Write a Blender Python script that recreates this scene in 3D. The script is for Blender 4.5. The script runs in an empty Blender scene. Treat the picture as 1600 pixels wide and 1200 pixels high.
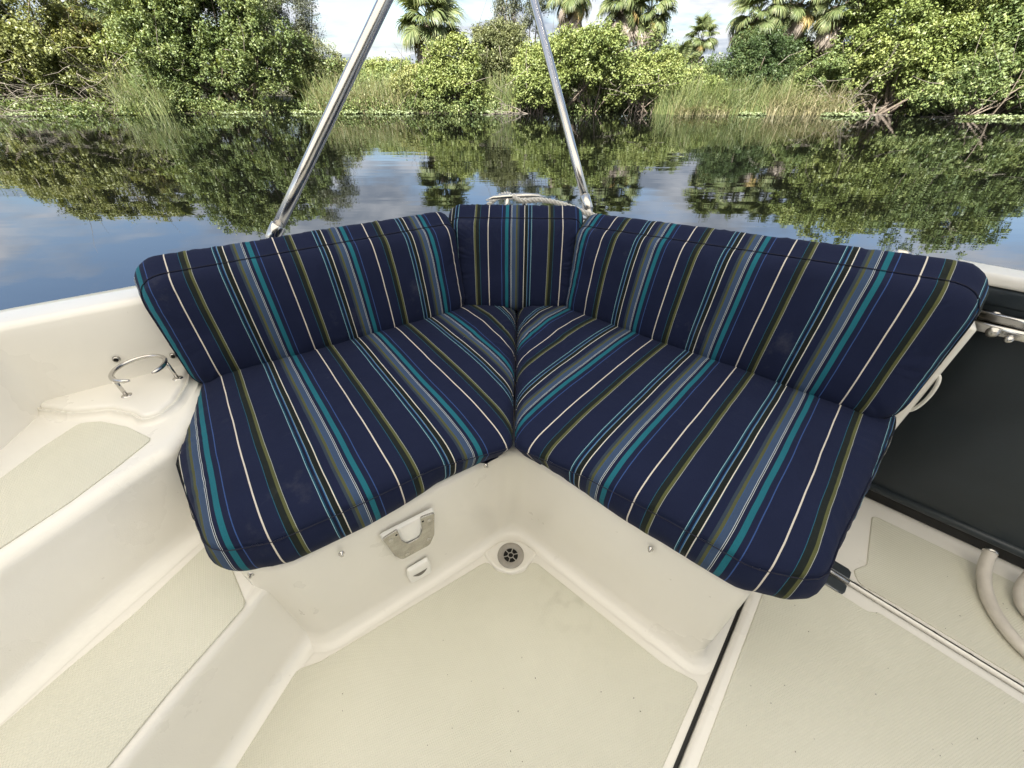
import bpy, math, random
import numpy as np
from mathutils import Matrix, Vector, noise

sc = bpy.context.scene
COL = sc.collection
rad = math.radians

# ------------------------------------------------------------------ camera
cam = bpy.data.cameras.new('camera'); camo = bpy.data.objects.new('camera', cam); COL.objects.link(camo)
cam.sensor_width = 36.0; cam.sensor_fit = 'HORIZONTAL'; cam.lens = 601.0 / 1600.0 * 36.0
cam.clip_start = 0.02; cam.clip_end = 3000.0
camo.location = (0, 0, 1.2); camo.rotation_euler = (rad(90 - 38.5), 0, 0)
sc.camera = camo

# ------------------------------------------------------------------ sky, sun, exposure
SUN_EL, SUN_AZ = 44.0, 204.0          # azimuth clockwise from +Y
world = bpy.data.worlds.new('World'); sc.world = world; world.use_nodes = True
nt = world.node_tree; nt.nodes.clear()
def N(t, kind, **kw):
    n = t.nodes.new(kind)
    for k, v in kw.items(): setattr(n, k, v)
    return n
sky = N(nt, 'ShaderNodeTexSky', sky_type='NISHITA', sun_disc=False)
sky.sun_elevation = rad(SUN_EL); sky.sun_rotation = rad(SUN_AZ); sky.air_density = 1.0; sky.dust_density = 1.6; sky.ozone_density = 1.2
tc = N(nt, 'ShaderNodeTexCoord')
sep = N(nt, 'ShaderNodeSeparateXYZ'); nt.links.new(tc.outputs['Generated'], sep.inputs[0])
mz = N(nt, 'ShaderNodeMath', operation='ADD'); nt.links.new(sep.outputs['Z'], mz.inputs[0]); mz.inputs[1].default_value = 0.16
mzm = N(nt, 'ShaderNodeMath', operation='MAXIMUM'); nt.links.new(mz.outputs[0], mzm.inputs[0]); mzm.inputs[1].default_value = 0.08
dv = N(nt, 'ShaderNodeVectorMath', operation='DIVIDE'); nt.links.new(tc.outputs['Generated'], dv.inputs[0])
cmb = N(nt, 'ShaderNodeCombineXYZ'); 
for i in range(3): nt.links.new(mzm.outputs[0], cmb.inputs[i])
nt.links.new(cmb.outputs[0], dv.inputs[1])
cn = N(nt, 'ShaderNodeTexNoise'); cn.inputs['Scale'].default_value = 1.15; cn.inputs['Detail'].default_value = 7; cn.inputs['Roughness'].default_value = 0.56; cn.inputs['Distortion'].default_value = 0.25
nt.links.new(dv.outputs[0], cn.inputs['Vector'])
cr = N(nt, 'ShaderNodeValToRGB'); cr.color_ramp.elements[0].position = 0.40; cr.color_ramp.elements[1].position = 0.55
nt.links.new(cn.outputs['Fac'], cr.inputs[0])
cn2 = N(nt, 'ShaderNodeTexNoise'); cn2.inputs['Scale'].default_value = 2.6; cn2.inputs['Detail'].default_value = 5
nt.links.new(dv.outputs[0], cn2.inputs['Vector'])
cc = N(nt, 'ShaderNodeMixRGB'); cc.inputs[1].default_value = (1.9, 2.2, 2.65, 1); cc.inputs[2].default_value = (4.2, 4.3, 4.45, 1)
cr2 = N(nt, 'ShaderNodeValToRGB'); cr2.color_ramp.elements[0].position = 0.38; cr2.color_ramp.elements[1].position = 0.62
nt.links.new(cn2.outputs['Fac'], cr2.inputs[0]); nt.links.new(cr2.outputs[0], cc.inputs[0])
mx = N(nt, 'ShaderNodeMixRGB'); nt.links.new(cr.outputs[0], mx.inputs[0]); nt.links.new(sky.outputs[0], mx.inputs[1]); nt.links.new(cc.outputs[0], mx.inputs[2])
bg = N(nt, 'ShaderNodeBackground'); bg.inputs['Strength'].default_value = 0.058
nt.links.new(mx.outputs[0], bg.inputs[0])
wo = N(nt, 'ShaderNodeOutputWorld'); nt.links.new(bg.outputs[0], wo.inputs[0])

sun = bpy.data.lights.new('sun', 'SUN'); sun.energy = 5.0; sun.angle = rad(0.6); sun.color = (1.0, 0.95, 0.87)
suno = bpy.data.objects.new('sun', sun); COL.objects.link(suno)
tosun = Vector((math.sin(rad(SUN_AZ)) * math.cos(rad(SUN_EL)), math.cos(rad(SUN_AZ)) * math.cos(rad(SUN_EL)), math.sin(rad(SUN_EL))))
suno.rotation_euler = tosun.to_track_quat('Z', 'Y').to_euler(); suno.location = (0, 0, 30)

sc.view_settings.view_transform = 'Standard'; sc.view_settings.look = 'None'
sc.view_settings.gamma = 1.0; sc.view_settings.use_curve_mapping = False
sc.view_settings.exposure = 2.2
sc.render.engine = 'CYCLES'
sc.cycles.max_bounces = 10; sc.cycles.diffuse_bounces = 6; sc.cycles.glossy_bounces = 5; sc.cycles.transmission_bounces = 4
sc.cycles.sample_clamp_indirect = 6.0; sc.cycles.caustics_reflective = False; sc.cycles.caustics_refractive = False

# ------------------------------------------------------------------ helpers
def tag(o, label=None, cat=None, group=None, kind=None):
    if label: o['label'] = label
    if cat: o['category'] = cat
    if group: o['group'] = group
    if kind: o['kind'] = kind
    return o
def empty(name, loc=(0, 0, 0), rz=0.0, label=None, cat=None, group=None):
    o = bpy.data.objects.new(name, None); COL.objects.link(o); o.empty_display_size = 0.1
    o.location = loc; o.rotation_euler = (0, 0, rz)
    return tag(o, label, cat, group)
def link(name, me, parent=None, M=None):
    o = bpy.data.objects.new(name, me); COL.objects.link(o)
    if parent is not None: o.parent = parent
    if M is not None: o.matrix_local = M
    return o
def mesh(name, V, F, mat, smooth=True):
    me = bpy.data.meshes.new(name)
    me.from_pydata([tuple(map(float, v)) for v in V], [], [tuple(int(i) for i in f) for f in F])
    if smooth: me.polygons.foreach_set('use_smooth', [True] * len(me.polygons))
    if mat: me.materials.append(mat)
    me.update(); return me
def obj(name, V, F, mat, parent=None, smooth=True, M=None):
    return link(name, mesh(name, V, F, mat, smooth), parent, M)
def quads_mesh(name, P, mat, rnd=None):
    """P: (n,k,3) array of separate k-gons"""
    n, k = P.shape[:2]; me = bpy.data.meshes.new(name)
    me.vertices.add(k * n); me.vertices.foreach_set('co', np.ascontiguousarray(P, dtype=np.float32).ravel())
    me.loops.add(k * n); me.loops.foreach_set('vertex_index', np.arange(k * n, dtype=np.int32))
    me.polygons.add(n); me.polygons.foreach_set('loop_start', np.arange(0, k * n, k, dtype=np.int32))
    if rnd is not None:
        a = me.attributes.new('rnd', 'FLOAT', 'FACE'); a.data.foreach_set('value', np.ascontiguousarray(rnd, dtype=np.float32))
    me.materials.append(mat); me.update(calc_edges=True); return me
class MB:
    def __init__(s): s.V = []; s.F = []
    def add(s, V, F):
        b = len(s.V); s.V += [tuple(v) for v in V]; s.F += [tuple(i + b for i in f) for f in F]; return s
    def loft(s, rings, closed=True, cap0=False, cap1=False):
        n = len(rings[0]); b = len(s.V)
        for r in rings: s.V += [tuple(p) for p in r]
        for j in range(len(rings) - 1):
            for i in range(n if closed else n - 1):
                k = (i + 1) % n
                s.F.append((b + j * n + i, b + j * n + k, b + (j + 1) * n + k, b + (j + 1) * n + i))
        if cap0: s.F.append(tuple(b + i for i in reversed(range(n))))
        if cap1: s.F.append(tuple(b + (len(rings) - 1) * n + i for i in range(n)))
        return s
    def tube(s, pts, r, n=10, caps=True, closed=False):
        pts = [np.array(p, float) for p in pts]; m = len(pts)
        rr = r if hasattr(r, '__len__') else [r] * m
        rings = []; prev = None
        for i in range(m):
            if closed: t = pts[(i + 1) % m] - pts[i - 1]
            else: t = pts[min(i + 1, m - 1)] - pts[max(i - 1, 0)]
            t = t / (np.linalg.norm(t) + 1e-9)
            if prev is None:
                a = np.array([0, 0, 1.0]) if abs(t[2]) < 0.9 else np.array([1.0, 0, 0])
                x = np.cross(a, t)
            else: x = prev - t * np.dot(prev, t)
            x = x / (np.linalg.norm(x) + 1e-9); y = np.cross(t, x); prev = x
            rings.append([pts[i] + rr[i] * (math.cos(q) * x + math.sin(q) * y) for q in [2 * math.pi * k / n for k in range(n)]])
        if closed: rings.append(rings[0])
        return s.loft(rings, True, caps and not closed, caps and not closed)
    def lathe(s, prof, n=24, c=(0, 0, 0)):
        rings = [[(c[0] + r * math.cos(2 * math.pi * k / n), c[1] + r * math.sin(2 * math.pi * k / n), c[2] + z) for k in range(n)] for r, z in prof]
        return s.loft(rings)
    def box(s, a, b):
        x0, y0, z0 = a; x1, y1, z1 = b
        V = [(x0, y0, z0), (x1, y0, z0), (x1, y1, z0), (x0, y1, z0), (x0, y0, z1), (x1, y0, z1), (x1, y1, z1), (x0, y1, z1)]
        return s.add(V, [(3, 2, 1, 0), (4, 5, 6, 7), (0, 1, 5, 4), (1, 2, 6, 5), (2, 3, 7, 6), (3, 0, 4, 7)])
    def obj(s, name, mat, parent=None, smooth=True, M=None): return obj(name, s.V, s.F, mat, parent, smooth, M)

def fillet(pts, seg=8):
    """closed polygon [(x,y,r)] -> points with rounded corners"""
    out = []; n = len(pts)
    for i in range(n):
        p = np.array(pts[i][:2], float); r = pts[i][2] if len(pts[i]) > 2 else 0
        if r <= 0: out.append(p); continue
        a = np.array(pts[i - 1][:2], float); b = np.array(pts[(i + 1) % n][:2], float)
        da = a - p; db = b - p; la = np.linalg.norm(da); lb = np.linalg.norm(db); da /= la; db /= lb
        ang = math.acos(max(-1, min(1, float(da @ db))))
        t = min(r / max(math.tan(ang / 2), 1e-3), la * 0.49, lb * 0.49)
        p0 = p + da * t; p1 = p + db * t
        for k in range(seg + 1):
            q = k / seg; out.append((1 - q) ** 2 * p0 + 2 * q * (1 - q) * p + q * q * p1)
    return np.array(out)
def resample(P, step=None, n=None):
    P = np.array(P); Q = np.vstack([P, P[:1]]); d = np.linalg.norm(np.diff(Q, axis=0), axis=1)
    s = np.concatenate([[0], np.cumsum(d)]); n = n or max(8, int(s[-1] / step))
    t = np.linspace(0, s[-1], n, endpoint=False)
    return np.stack([np.interp(t, s, Q[:, 0]), np.interp(t, s, Q[:, 1])], 1)
def normals(P):
    t = np.roll(P, -1, 0) - np.roll(P, 1, 0); t /= (np.linalg.norm(t, axis=1, keepdims=True) + 1e-9)
    n = np.stack([t[:, 1], -t[:, 0]], 1)
    for _ in range(2): n = (np.roll(n, 1, 0) + 2 * n + np.roll(n, -1, 0)); n /= np.linalg.norm(n, axis=1, keepdims=True)
    return n
def ccw(P):
    x, y = P[:, 0], P[:, 1]
    return P if (x * np.roll(y, -1) - np.roll(x, -1) * y).sum() > 0 else P[::-1]
def block_mb(pts, z0, z1, r_top=0.02, lean=0.0, cove=0.0, step=0.012, mb=None, jit=0.0):
    P = resample(ccw(fillet(pts)), step); n = normals(P); prof = []
    if cove > 0:
        for k in range(7):
            a = k / 6 * math.pi / 2; prof.append((lean + cove * (1 - math.sin(a)), z0 + cove * (1 - math.cos(a))))
    else: prof.append((lean, z0))
    for k in range(1, 5):
        q = k / 5; zz = z0 + cove + (z1 - r_top - z0 - cove) * q; prof.append((lean * (1 - q), zz))
    for k in range(7):
        a = k / 6 * math.pi / 2; prof.append((-r_top * (1 - math.cos(a)), z1 - r_top + r_top * math.sin(a)))
    prof.append((-r_top - 0.006, z1))
    rings = [np.column_stack([P + n * o, np.full(len(P), z)]) for o, z in prof]
    mb = mb or MB(); mb.loft(rings, True, False, True); return mb
def slab(name, pts, z0, z1, mat, parent=None, bev=0.0015, M=None):
    P = resample(ccw(fillet(pts)), 0.012); n = normals(P); mb = MB()
    prof = [(0, z0), (0, z1 - bev), (-bev, z1), (-bev * 2.5, z1)]
    mb.loft([np.column_stack([P + n * o, np.full(len(P), z)]) for o, z in prof], True, True, True)
    return mb.obj(name, mat, parent, True, M)
def frame(deg):
    a = rad(deg); return np.array([math.cos(a), math.sin(a)]), np.array([-math.sin(a), math.cos(a)])
UL, NL = frame(32.5); UR, NR = frame(-39.5)
def L(u, n): return tuple(UL * u + NL * n)
def R(u, n): return tuple(UR * u + NR * n)

# ------------------------------------------------------------------ materials
def new_mat(name):
    m = bpy.data.materials.new(name); m.use_nodes = True; t = m.node_tree; t.nodes.clear()
    o = N(t, 'ShaderNodeOutputMaterial'); b = N(t, 'ShaderNodeBsdfPrincipled'); t.links.new(b.outputs[0], o.inputs[0])
    return m, t, b, o
def col(c): return (c[0], c[1], c[2], 1)
def noise_bump(t, b, scale, dist, strength=1.0, coord='Object', detail=4, prev=None):
    c = N(t, 'ShaderNodeTexCoord'); n = N(t, 'ShaderNodeTexNoise'); n.inputs['Scale'].default_value = scale; n.inputs['Detail'].default_value = detail
    t.links.new(c.outputs[coord], n.inputs['Vector'])
    bp = N(t, 'ShaderNodeBump'); bp.inputs['Distance'].default_value = dist; bp.inputs['Strength'].default_value = strength
    t.links.new(n.outputs['Fac'], bp.inputs['Height'])
    if prev: t.links.new(prev.outputs[0], bp.inputs['Normal'])
    t.links.new(bp.outputs[0], b.inputs['Normal']); return bp
def noise_col(t, b, c0, c1, scale, lo=0.35, hi=0.65, detail=5, coord='Object', sock='Base Color'):
    c = N(t, 'ShaderNodeTexCoord'); n = N(t, 'ShaderNodeTexNoise'); n.inputs['Scale'].default_value = scale; n.inputs['Detail'].default_value = detail
    t.links.new(c.outputs[coord], n.inputs['Vector'])
    r = N(t, 'ShaderNodeValToRGB'); r.color_ramp.elements[0].position = lo; r.color_ramp.elements[1].position = hi
    r.color_ramp.elements[0].color = col(c0); r.color_ramp.elements[1].color = col(c1)
    t.links.new(n.outputs['Fac'], r.inputs[0]); t.links.new(r.outputs[0], b.inputs[sock]); return r
def simple(name, c, rough=0.5, metal=0.0, var=0.12, scale=8, bump=0.0, bscale=60, spec=0.5):
    m, t, b, o = new_mat(name)
    noise_col(t, b, [x * (1 - var) for x in c], [min(1, x * (1 + var)) for x in c], scale)
    b.inputs['Roughness'].default_value = rough; b.inputs['Metallic'].default_value = metal; b.inputs['Specular IOR Level'].default_value = spec
    if bump: noise_bump(t, b, bscale, bump)
    return m

def gelcoat_mat(name, c0, c1):
    m, t, b, o = new_mat(name)
    r = noise_col(t, b, c0, c1, 3.0, 0.3, 0.7)
    # faint grime specks
    c = N(t, 'ShaderNodeTexCoord'); v = N(t, 'ShaderNodeTexNoise'); v.inputs['Scale'].default_value = 70; v.inputs['Detail'].default_value = 3
    t.links.new(c.outputs['Object'], v.inputs['Vector'])
    vr = N(t, 'ShaderNodeValToRGB'); vr.color_ramp.elements[0].position = 0.73; vr.color_ramp.elements[1].position = 0.80
    t.links.new(v.outputs['Fac'], vr.inputs[0])
    mxx = N(t, 'ShaderNodeMixRGB'); mxx.inputs[2].default_value = (0.35, 0.31, 0.25, 1)
    ml = N(t, 'ShaderNodeMath', operation='MULTIPLY'); ml.inputs[1].default_value = 0.35; t.links.new(vr.outputs[0], ml.inputs[0])
    t.links.new(ml.outputs[0], mxx.inputs[0]); t.links.new(r.outputs[0], mxx.inputs[1]); t.links.new(mxx.outputs[0], b.inputs['Base Color'])
    rr = noise_col(t, b, (0.27, 0.27, 0.27), (0.31, 0.31, 0.31), 6.0, 0.35, 0.65, 6, 'Object', 'Roughness')
    b.inputs['Coat Weight'].default_value = 0.4; b.inputs['Coat Roughness'].default_value = 0.10
    sm = N(t, 'ShaderNodeMapping'); sm.inputs['Scale'].default_value = (3, 26, 5); sm.inputs['Rotation'].default_value = (0.3, 0.2, 0.6); t.links.new(c.outputs['Object'], sm.inputs['Vector'])
    sn = N(t, 'ShaderNodeTexNoise'); sn.inputs['Scale'].default_value = 2.5; sn.inputs['Detail'].default_value = 9; sn.inputs['Roughness'].default_value = 0.7; t.links.new(sm.outputs[0], sn.inputs['Vector'])
    sr = N(t, 'ShaderNodeMapRange'); sr.inputs[1].default_value = 0.60; sr.inputs[2].default_value = 0.78; sr.inputs[3].default_value = 0; sr.inputs[4].default_value = 0.012; t.links.new(sn.outputs['Fac'], sr.inputs[0])
    ms2 = N(t, 'ShaderNodeMixRGB'); ms2.inputs[2].default_value = (0.52, 0.48, 0.40, 1); t.links.new(sr.outputs[0], ms2.inputs[0]); t.links.new(mxx.outputs[0], ms2.inputs[1]); t.links.new(ms2.outputs[0], b.inputs['Base Color'])
    noise_bump(t, b, 420, 0.0004, 0.6, detail=2)
    return m
GEL = gelcoat_mat('gelcoat', (0.79, 0.765, 0.705), (0.835, 0.81, 0.755))

def nonskid_mat():
    m, t, b, o = new_mat('nonskid')
    c = N(t, 'ShaderNodeTexCoord')
    n = N(t, 'ShaderNodeTexNoise'); n.inputs['Scale'].default_value = 2.2; n.inputs['Detail'].default_value = 6; t.links.new(c.outputs['Object'], n.inputs['Vector'])
    r = N(t, 'ShaderNodeValToRGB'); r.color_ramp.elements[0].position = 0.3; r.color_ramp.elements[1].position = 0.7
    r.color_ramp.elements[0].color = (0.63, 0.615, 0.515, 1); r.color_ramp.elements[1].color = (0.69, 0.675, 0.58, 1); t.links.new(n.outputs['Fac'], r.inputs[0])
    # woven diamond relief
    mp = N(t, 'ShaderNodeMapping'); mp.inputs['Rotation'].default_value = (0, 0, rad(20)); t.links.new(c.outputs['Object'], mp.inputs['Vector'])
    s = N(t, 'ShaderNodeSeparateXYZ'); t.links.new(mp.outputs[0], s.inputs[0])
    K = 2 * math.pi / 0.0074
    sines = []
    for i, k in ((0, K), (1, K * 1.25)):
        a = N(t, 'ShaderNodeMath', operation='MULTIPLY'); a.inputs[1].default_value = k; t.links.new(s.outputs[i], a.inputs[0])
        q = N(t, 'ShaderNodeMath', operation='SINE'); t.links.new(a.outputs[0], q.inputs[0]); sines.append(q)
    pr = N(t, 'ShaderNodeMath', operation='MULTIPLY'); t.links.new(sines[0].outputs[0], pr.inputs[0]); t.links.new(sines[1].outputs[0], pr.inputs[1])
    bp = N(t, 'ShaderNodeBump'); bp.inputs['Distance'].default_value = 0.0007; bp.inputs['Strength'].default_value = 0.6; t.links.new(pr.outputs[0], bp.inputs['Height'])
    t.links.new(bp.outputs[0], b.inputs['Normal'])
    # pits of the weave coloured darker
    pit = N(t, 'ShaderNodeMapRange'); pit.inputs[1].default_value = -0.25; pit.inputs[2].default_value = -0.95; pit.inputs[3].default_value = 0; pit.inputs[4].default_value = 0.17; t.links.new(pr.outputs[0], pit.inputs[0])
    m1 = N(t, 'ShaderNodeMixRGB'); m1.inputs[2].default_value = (0.30, 0.29, 0.21, 1); t.links.new(pit.outputs[0], m1.inputs[0]); t.links.new(r.outputs[0], m1.inputs[1])
    # scuffed stain on the sole, near the drain
    d = N(t, 'ShaderNodeVectorMath', operation='DISTANCE'); d.inputs[1].default_value = (0.17, 0.475, 0.0); t.links.new(c.outputs['Object'], d.inputs[0])
    mr = N(t, 'ShaderNodeMapRange'); mr.inputs[1].default_value = 0.02; mr.inputs[2].default_value = 0.13; mr.inputs[3].default_value = 1; mr.inputs[4].default_value = 0; t.links.new(d.outputs['Value'], mr.inputs[0])
    sn = N(t, 'ShaderNodeTexNoise'); sn.inputs['Scale'].default_value = 26; sn.inputs['Detail'].default_value = 6; t.links.new(c.outputs['Object'], sn.inputs['Vector'])
    sr = N(t, 'ShaderNodeValToRGB'); sr.color_ramp.elements[0].position = 0.5; sr.color_ramp.elements[1].position = 0.68; t.links.new(sn.outputs['Fac'], sr.inputs[0])
    mm = N(t, 'ShaderNodeMath', operation='MULTIPLY'); t.links.new(mr.outputs[0], mm.inputs[0]); t.links.new(sr.outputs[0], mm.inputs[1])
    m2 = N(t, 'ShaderNodeMixRGB'); m2.inputs[2].default_value = (0.33, 0.31, 0.24, 1); 
    mm2 = N(t, 'ShaderNodeMath', operation='MULTIPLY'); mm2.inputs[1].default_value = 0.25; t.links.new(mm.outputs[0], mm2.inputs[0])
    t.links.new(mm2.outputs[0], m2.inputs[0]); t.links.new(m1.outputs[0], m2.inputs[1]); t.links.new(m2.outputs[0], b.inputs['Base Color'])
    b.inputs['Roughness'].default_value = 0.6
    return m
NONSKID = nonskid_mat()

NAVY = (0.0092, 0.0136, 0.0395)
STRIPES = [(0.0000, (0.56, 0.52, 0.46)), (0.0105, NAVY), (0.1200, (0.02, 0.11, 0.17)), (0.1240, (0.012, 0.016, 0.015)), (0.1710, (0.085, 0.09, 0.036)),
           (0.1920, (0.012, 0.016, 0.015)), (0.1950, (0.32, 0.34, 0.33)), (0.1980, NAVY), (0.4200, (0.30, 0.50, 0.56)), (0.4247, (0.008, 0.055, 0.10)), (0.4360, (0.007, 0.010, 0.028)),
           (0.4576, (0.02, 0.095, 0.25)), (0.4670, (0.20, 0.29, 0.31)), (0.4698, (0.010, 0.013, 0.012)), (0.5121, (0.60, 0.56, 0.50)), (0.5234, (0.014, 0.065, 0.08)), (0.5272, NAVY),
           (0.5892, (0.030, 0.044, 0.066)), (0.6127, (0.075, 0.080, 0.038)), (0.6353, (0.035, 0.085, 0.20)), (0.6400, (0.040, 0.066, 0.125)), (0.6851, (0.46, 0.50, 0.52)), (0.6890, (0.012, 0.02, 0.04)),
           (0.6959, (0.46, 0.50, 0.52)), (0.6998, NAVY), (0.7311, (0.013, 0.118, 0.16)), (0.7753, NAVY), (0.8176, (0.035, 0.075, 0.22)), (0.8261, NAVY)]
def fabric_mat(name, period, phase, flip=False, wander=0.0015):
    m, t, b, o = new_mat(name)
    c = N(t, 'ShaderNodeTexCoord'); s = N(t, 'ShaderNodeSeparateXYZ'); t.links.new(c.outputs['Object'], s.inputs[0])
    n = N(t, 'ShaderNodeTexNoise'); n.inputs['Scale'].default_value = 7; n.inputs['Detail'].default_value = 2; t.links.new(c.outputs['Object'], n.inputs['Vector'])
    w = N(t, 'ShaderNodeMath', operation='MULTIPLY_ADD'); w.inputs[1].default_value = wander * 2; w.inputs[2].default_value = -wander - phase; t.links.new(n.outputs['Fac'], w.inputs[0])
    a = N(t, 'ShaderNodeMath', operation='ADD'); t.links.new(s.outputs[0], a.inputs[0]); t.links.new(w.outputs[0], a.inputs[1])
    dd = N(t, 'ShaderNodeMath', operation='MULTIPLY_ADD'); dd.inputs[1].default_value = (-1 if flip else 1) / period; dd.inputs[2].default_value = 0.0065; t.links.new(a.outputs[0], dd.inputs[0])
    f = N(t, 'ShaderNodeMath', operation='FRACT'); t.links.new(dd.outputs[0], f.inputs[0])
    r = N(t, 'ShaderNodeValToRGB'); r.color_ramp.interpolation = 'CONSTANT'; e = r.color_ramp.elements
    e[0].position = 0; e[0].color = col(STRIPES[0][1]); e[1].position = STRIPES[1][0]; e[1].color = col(STRIPES[1][1])
    for p, k in STRIPES[2:]:
        x = e.new(p); x.color = col(k)
    t.links.new(f.outputs[0], r.inputs[0])
    # thread-scale and wash variation
    n2 = N(t, 'ShaderNodeTexNoise'); n2.inputs['Scale'].default_value = 900; n2.inputs['Detail'].default_value = 2; t.links.new(c.outputs['Object'], n2.inputs['Vector'])
    n3 = N(t, 'ShaderNodeTexNoise'); n3.inputs['Scale'].default_value = 9; n3.inputs['Detail'].default_value = 6; t.links.new(c.outputs['Object'], n3.inputs['Vector'])
    q = N(t, 'ShaderNodeMath', operation='MULTIPLY_ADD'); q.inputs[1].default_value = 0.7; q.inputs[2].default_value = 0.65; t.links.new(n2.outputs['Fac'], q.inputs[0])
    q2 = N(t, 'ShaderNodeMath', operation='MULTIPLY_ADD'); q2.inputs[1].default_value = 0.35; q2.inputs[2].default_value = 0.83; t.links.new(n3.outputs['Fac'], q2.inputs[0])
    qq = N(t, 'ShaderNodeMath', operation='MULTIPLY'); t.links.new(q.outputs[0], qq.inputs[0]); t.links.new(q2.outputs[0], qq.inputs[1])
    vm = N(t, 'ShaderNodeVectorMath', operation='SCALE'); t.links.new(r.outputs[0], vm.inputs[0]); t.links.new(qq.outputs[0], vm.inputs['Scale'])
    # pale dust smudges
    n4 = N(t, 'ShaderNodeTexNoise'); n4.inputs['Scale'].default_value = 5; n4.inputs['Detail'].default_value = 8; n4.inputs['Roughness'].default_value = 0.7; t.links.new(c.outputs['Object'], n4.inputs['Vector'])
    r4 = N(t, 'ShaderNodeMapRange'); r4.inputs[1].default_value = 0.62; r4.inputs[2].default_value = 0.8; r4.inputs[3].default_value = 0; r4.inputs[4].default_value = 0.13; t.links.new(n4.outputs['Fac'], r4.inputs[0])
    m4 = N(t, 'ShaderNodeMixRGB'); m4.inputs[2].default_value = (0.25, 0.25, 0.26, 1); t.links.new(r4.outputs[0], m4.inputs[0]); t.links.new(vm.outputs[0], m4.inputs[1])
    t.links.new(m4.outputs[0], b.inputs['Base Color'])
    b.inputs['Roughness'].default_value = 0.82; b.inputs['Sheen Weight'].default_value = 0.02; b.inputs['Sheen Roughness'].default_value = 0.5; b.inputs['Specular IOR Level'].default_value = 0.12
    bp = noise_bump(t, b, 1100, 0.0004, 0.7, detail=1)
    noise_bump(t, b, 11, 0.010, 0.40, detail=3, prev=bp)
    return m

CHROME = simple('stainless_steel', (0.60, 0.58, 0.55), 0.20, 1.0, 0.05, 20)
STEEL = simple('brushed_steel', (0.50, 0.485, 0.455), 0.27, 1.0, 0.12, 60, 0.0003, 300)
DARK = simple('charcoal_panel', (0.026, 0.034, 0.041), 0.36, 0, 0.22, 3, 0.0004, 200)
BLACK = simple('matt_black', (0.008, 0.008, 0.008), 0.6)
HOLE = simple('dark_hole', (0.004, 0.004, 0.004), 0.9)
PLASTIC = simple('grey_plastic', (0.33, 0.31, 0.28), 0.45, 0, 0.1, 40)
WHITEP = simple('white_plastic', (0.86, 0.85, 0.82), 0.35, 0, 0.03, 20)
SLOT = simple('slot_shade', (0.16, 0.15, 0.13), 0.6)
ROPE = simple('rope_fibre', (0.62, 0.60, 0.55), 0.85, 0, 0.15, 200, 0.001, 400)
HOSE = simple('cream_hose', (0.60, 0.56, 0.50), 0.45, 0, 0.1, 20)
CANVAS = None
def canvas_mat():
    m, t, b, o = new_mat('canopy_canvas')
    noise_col(t, b, (0.74, 0.73, 0.69), (0.80, 0.79, 0.75), 3); b.inputs['Roughness'].default_value = 0.8
    tr = N(t, 'ShaderNodeBsdfTranslucent'); tr.inputs[0].default_value = (0.80, 0.77, 0.70, 1)
    ms = N(t, 'ShaderNodeMixShader'); ms.inputs[0].default_value = 0.41
    t.links.new(b.outputs[0], ms.inputs[1]); t.links.new(tr.outputs[0], ms.inputs[2]); t.links.new(ms.outputs[0], o.inputs[0]); return m
CANVAS = canvas_mat()

# ------------------------------------------------------------------ water and land
WZ = -0.6
def water_mat():
    m, t, b, o = new_mat('river_water'); t.nodes.remove(b)
    c = N(t, 'ShaderNodeTexCoord')
    def nz(sx, sy, scale, detail):
        mp = N(t, 'ShaderNodeMapping'); mp.inputs['Scale'].default_value = (sx, sy, 1); t.links.new(c.outputs['Object'], mp.inputs['Vector'])
        n = N(t, 'ShaderNodeTexNoise'); n.inputs['Scale'].default_value = scale; n.inputs['Detail'].default_value = detail; n.inputs['Roughness'].default_value = 0.45; t.links.new(mp.outputs[0], n.inputs['Vector']); return n
    n1 = nz(0.22, 1.0, 1.5, 2); n2 = nz(0.30, 1.0, 6.0, 2)
    b1 = N(t, 'ShaderNodeBump'); b1.inputs['Distance'].default_value = 0.0055; b1.inputs['Strength'].default_value = 1.0; t.links.new(n1.outputs['Fac'], b1.inputs['Height'])
    b2 = N(t, 'ShaderNodeBump'); b2.inputs['Distance'].default_value = 0.0009; b2.inputs['Strength'].default_value = 1.0; t.links.new(n2.outputs['Fac'], b2.inputs['Height']); t.links.new(b1.outputs[0], b2.inputs['Normal'])
    n3 = nz(0.25, 0.6, 0.22, 2); pr_ = N(t, 'ShaderNodeMapRange'); pr_.inputs[1].default_value = 0.38; pr_.inputs[2].default_value = 0.62; pr_.inputs[3].default_value = 0.35; pr_.inputs[4].default_value = 1.0; t.links.new(n3.outputs['Fac'], pr_.inputs[0])
    t.links.new(pr_.outputs[0], b1.inputs['Strength']); t.links.new(pr_.outputs[0], b2.inputs['Strength'])
    g = N(t, 'ShaderNodeBsdfGlossy'); g.inputs['Roughness'].default_value = 0.004; g.inputs['Color'].default_value = (0.93, 0.95, 1.0, 1); t.links.new(b2.outputs[0], g.inputs['Normal'])
    d = N(t, 'ShaderNodeBsdfDiffuse'); d.inputs['Color'].default_value = (0.0030, 0.0034, 0.0024, 1)
    f = N(t, 'ShaderNodeFresnel'); f.inputs['IOR'].default_value = 3.0; t.links.new(b2.outputs[0], f.inputs['Normal'])
    ms = N(t, 'ShaderNodeMixShader'); t.links.new(f.outputs[0], ms.inputs[0]); t.links.new(d.outputs[0], ms.inputs[1]); t.links.new(g.outputs[0], ms.inputs[2])
    t.links.new(ms.outputs[0], o.inputs[0]); return m
wv = [(-900, -400, WZ), (900, -400, WZ), (900, 900, WZ), (-900, 900, WZ)]
tag(obj('river_water', wv, [(0, 1, 2, 3)], water_mat(), smooth=False), kind='structure')

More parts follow.
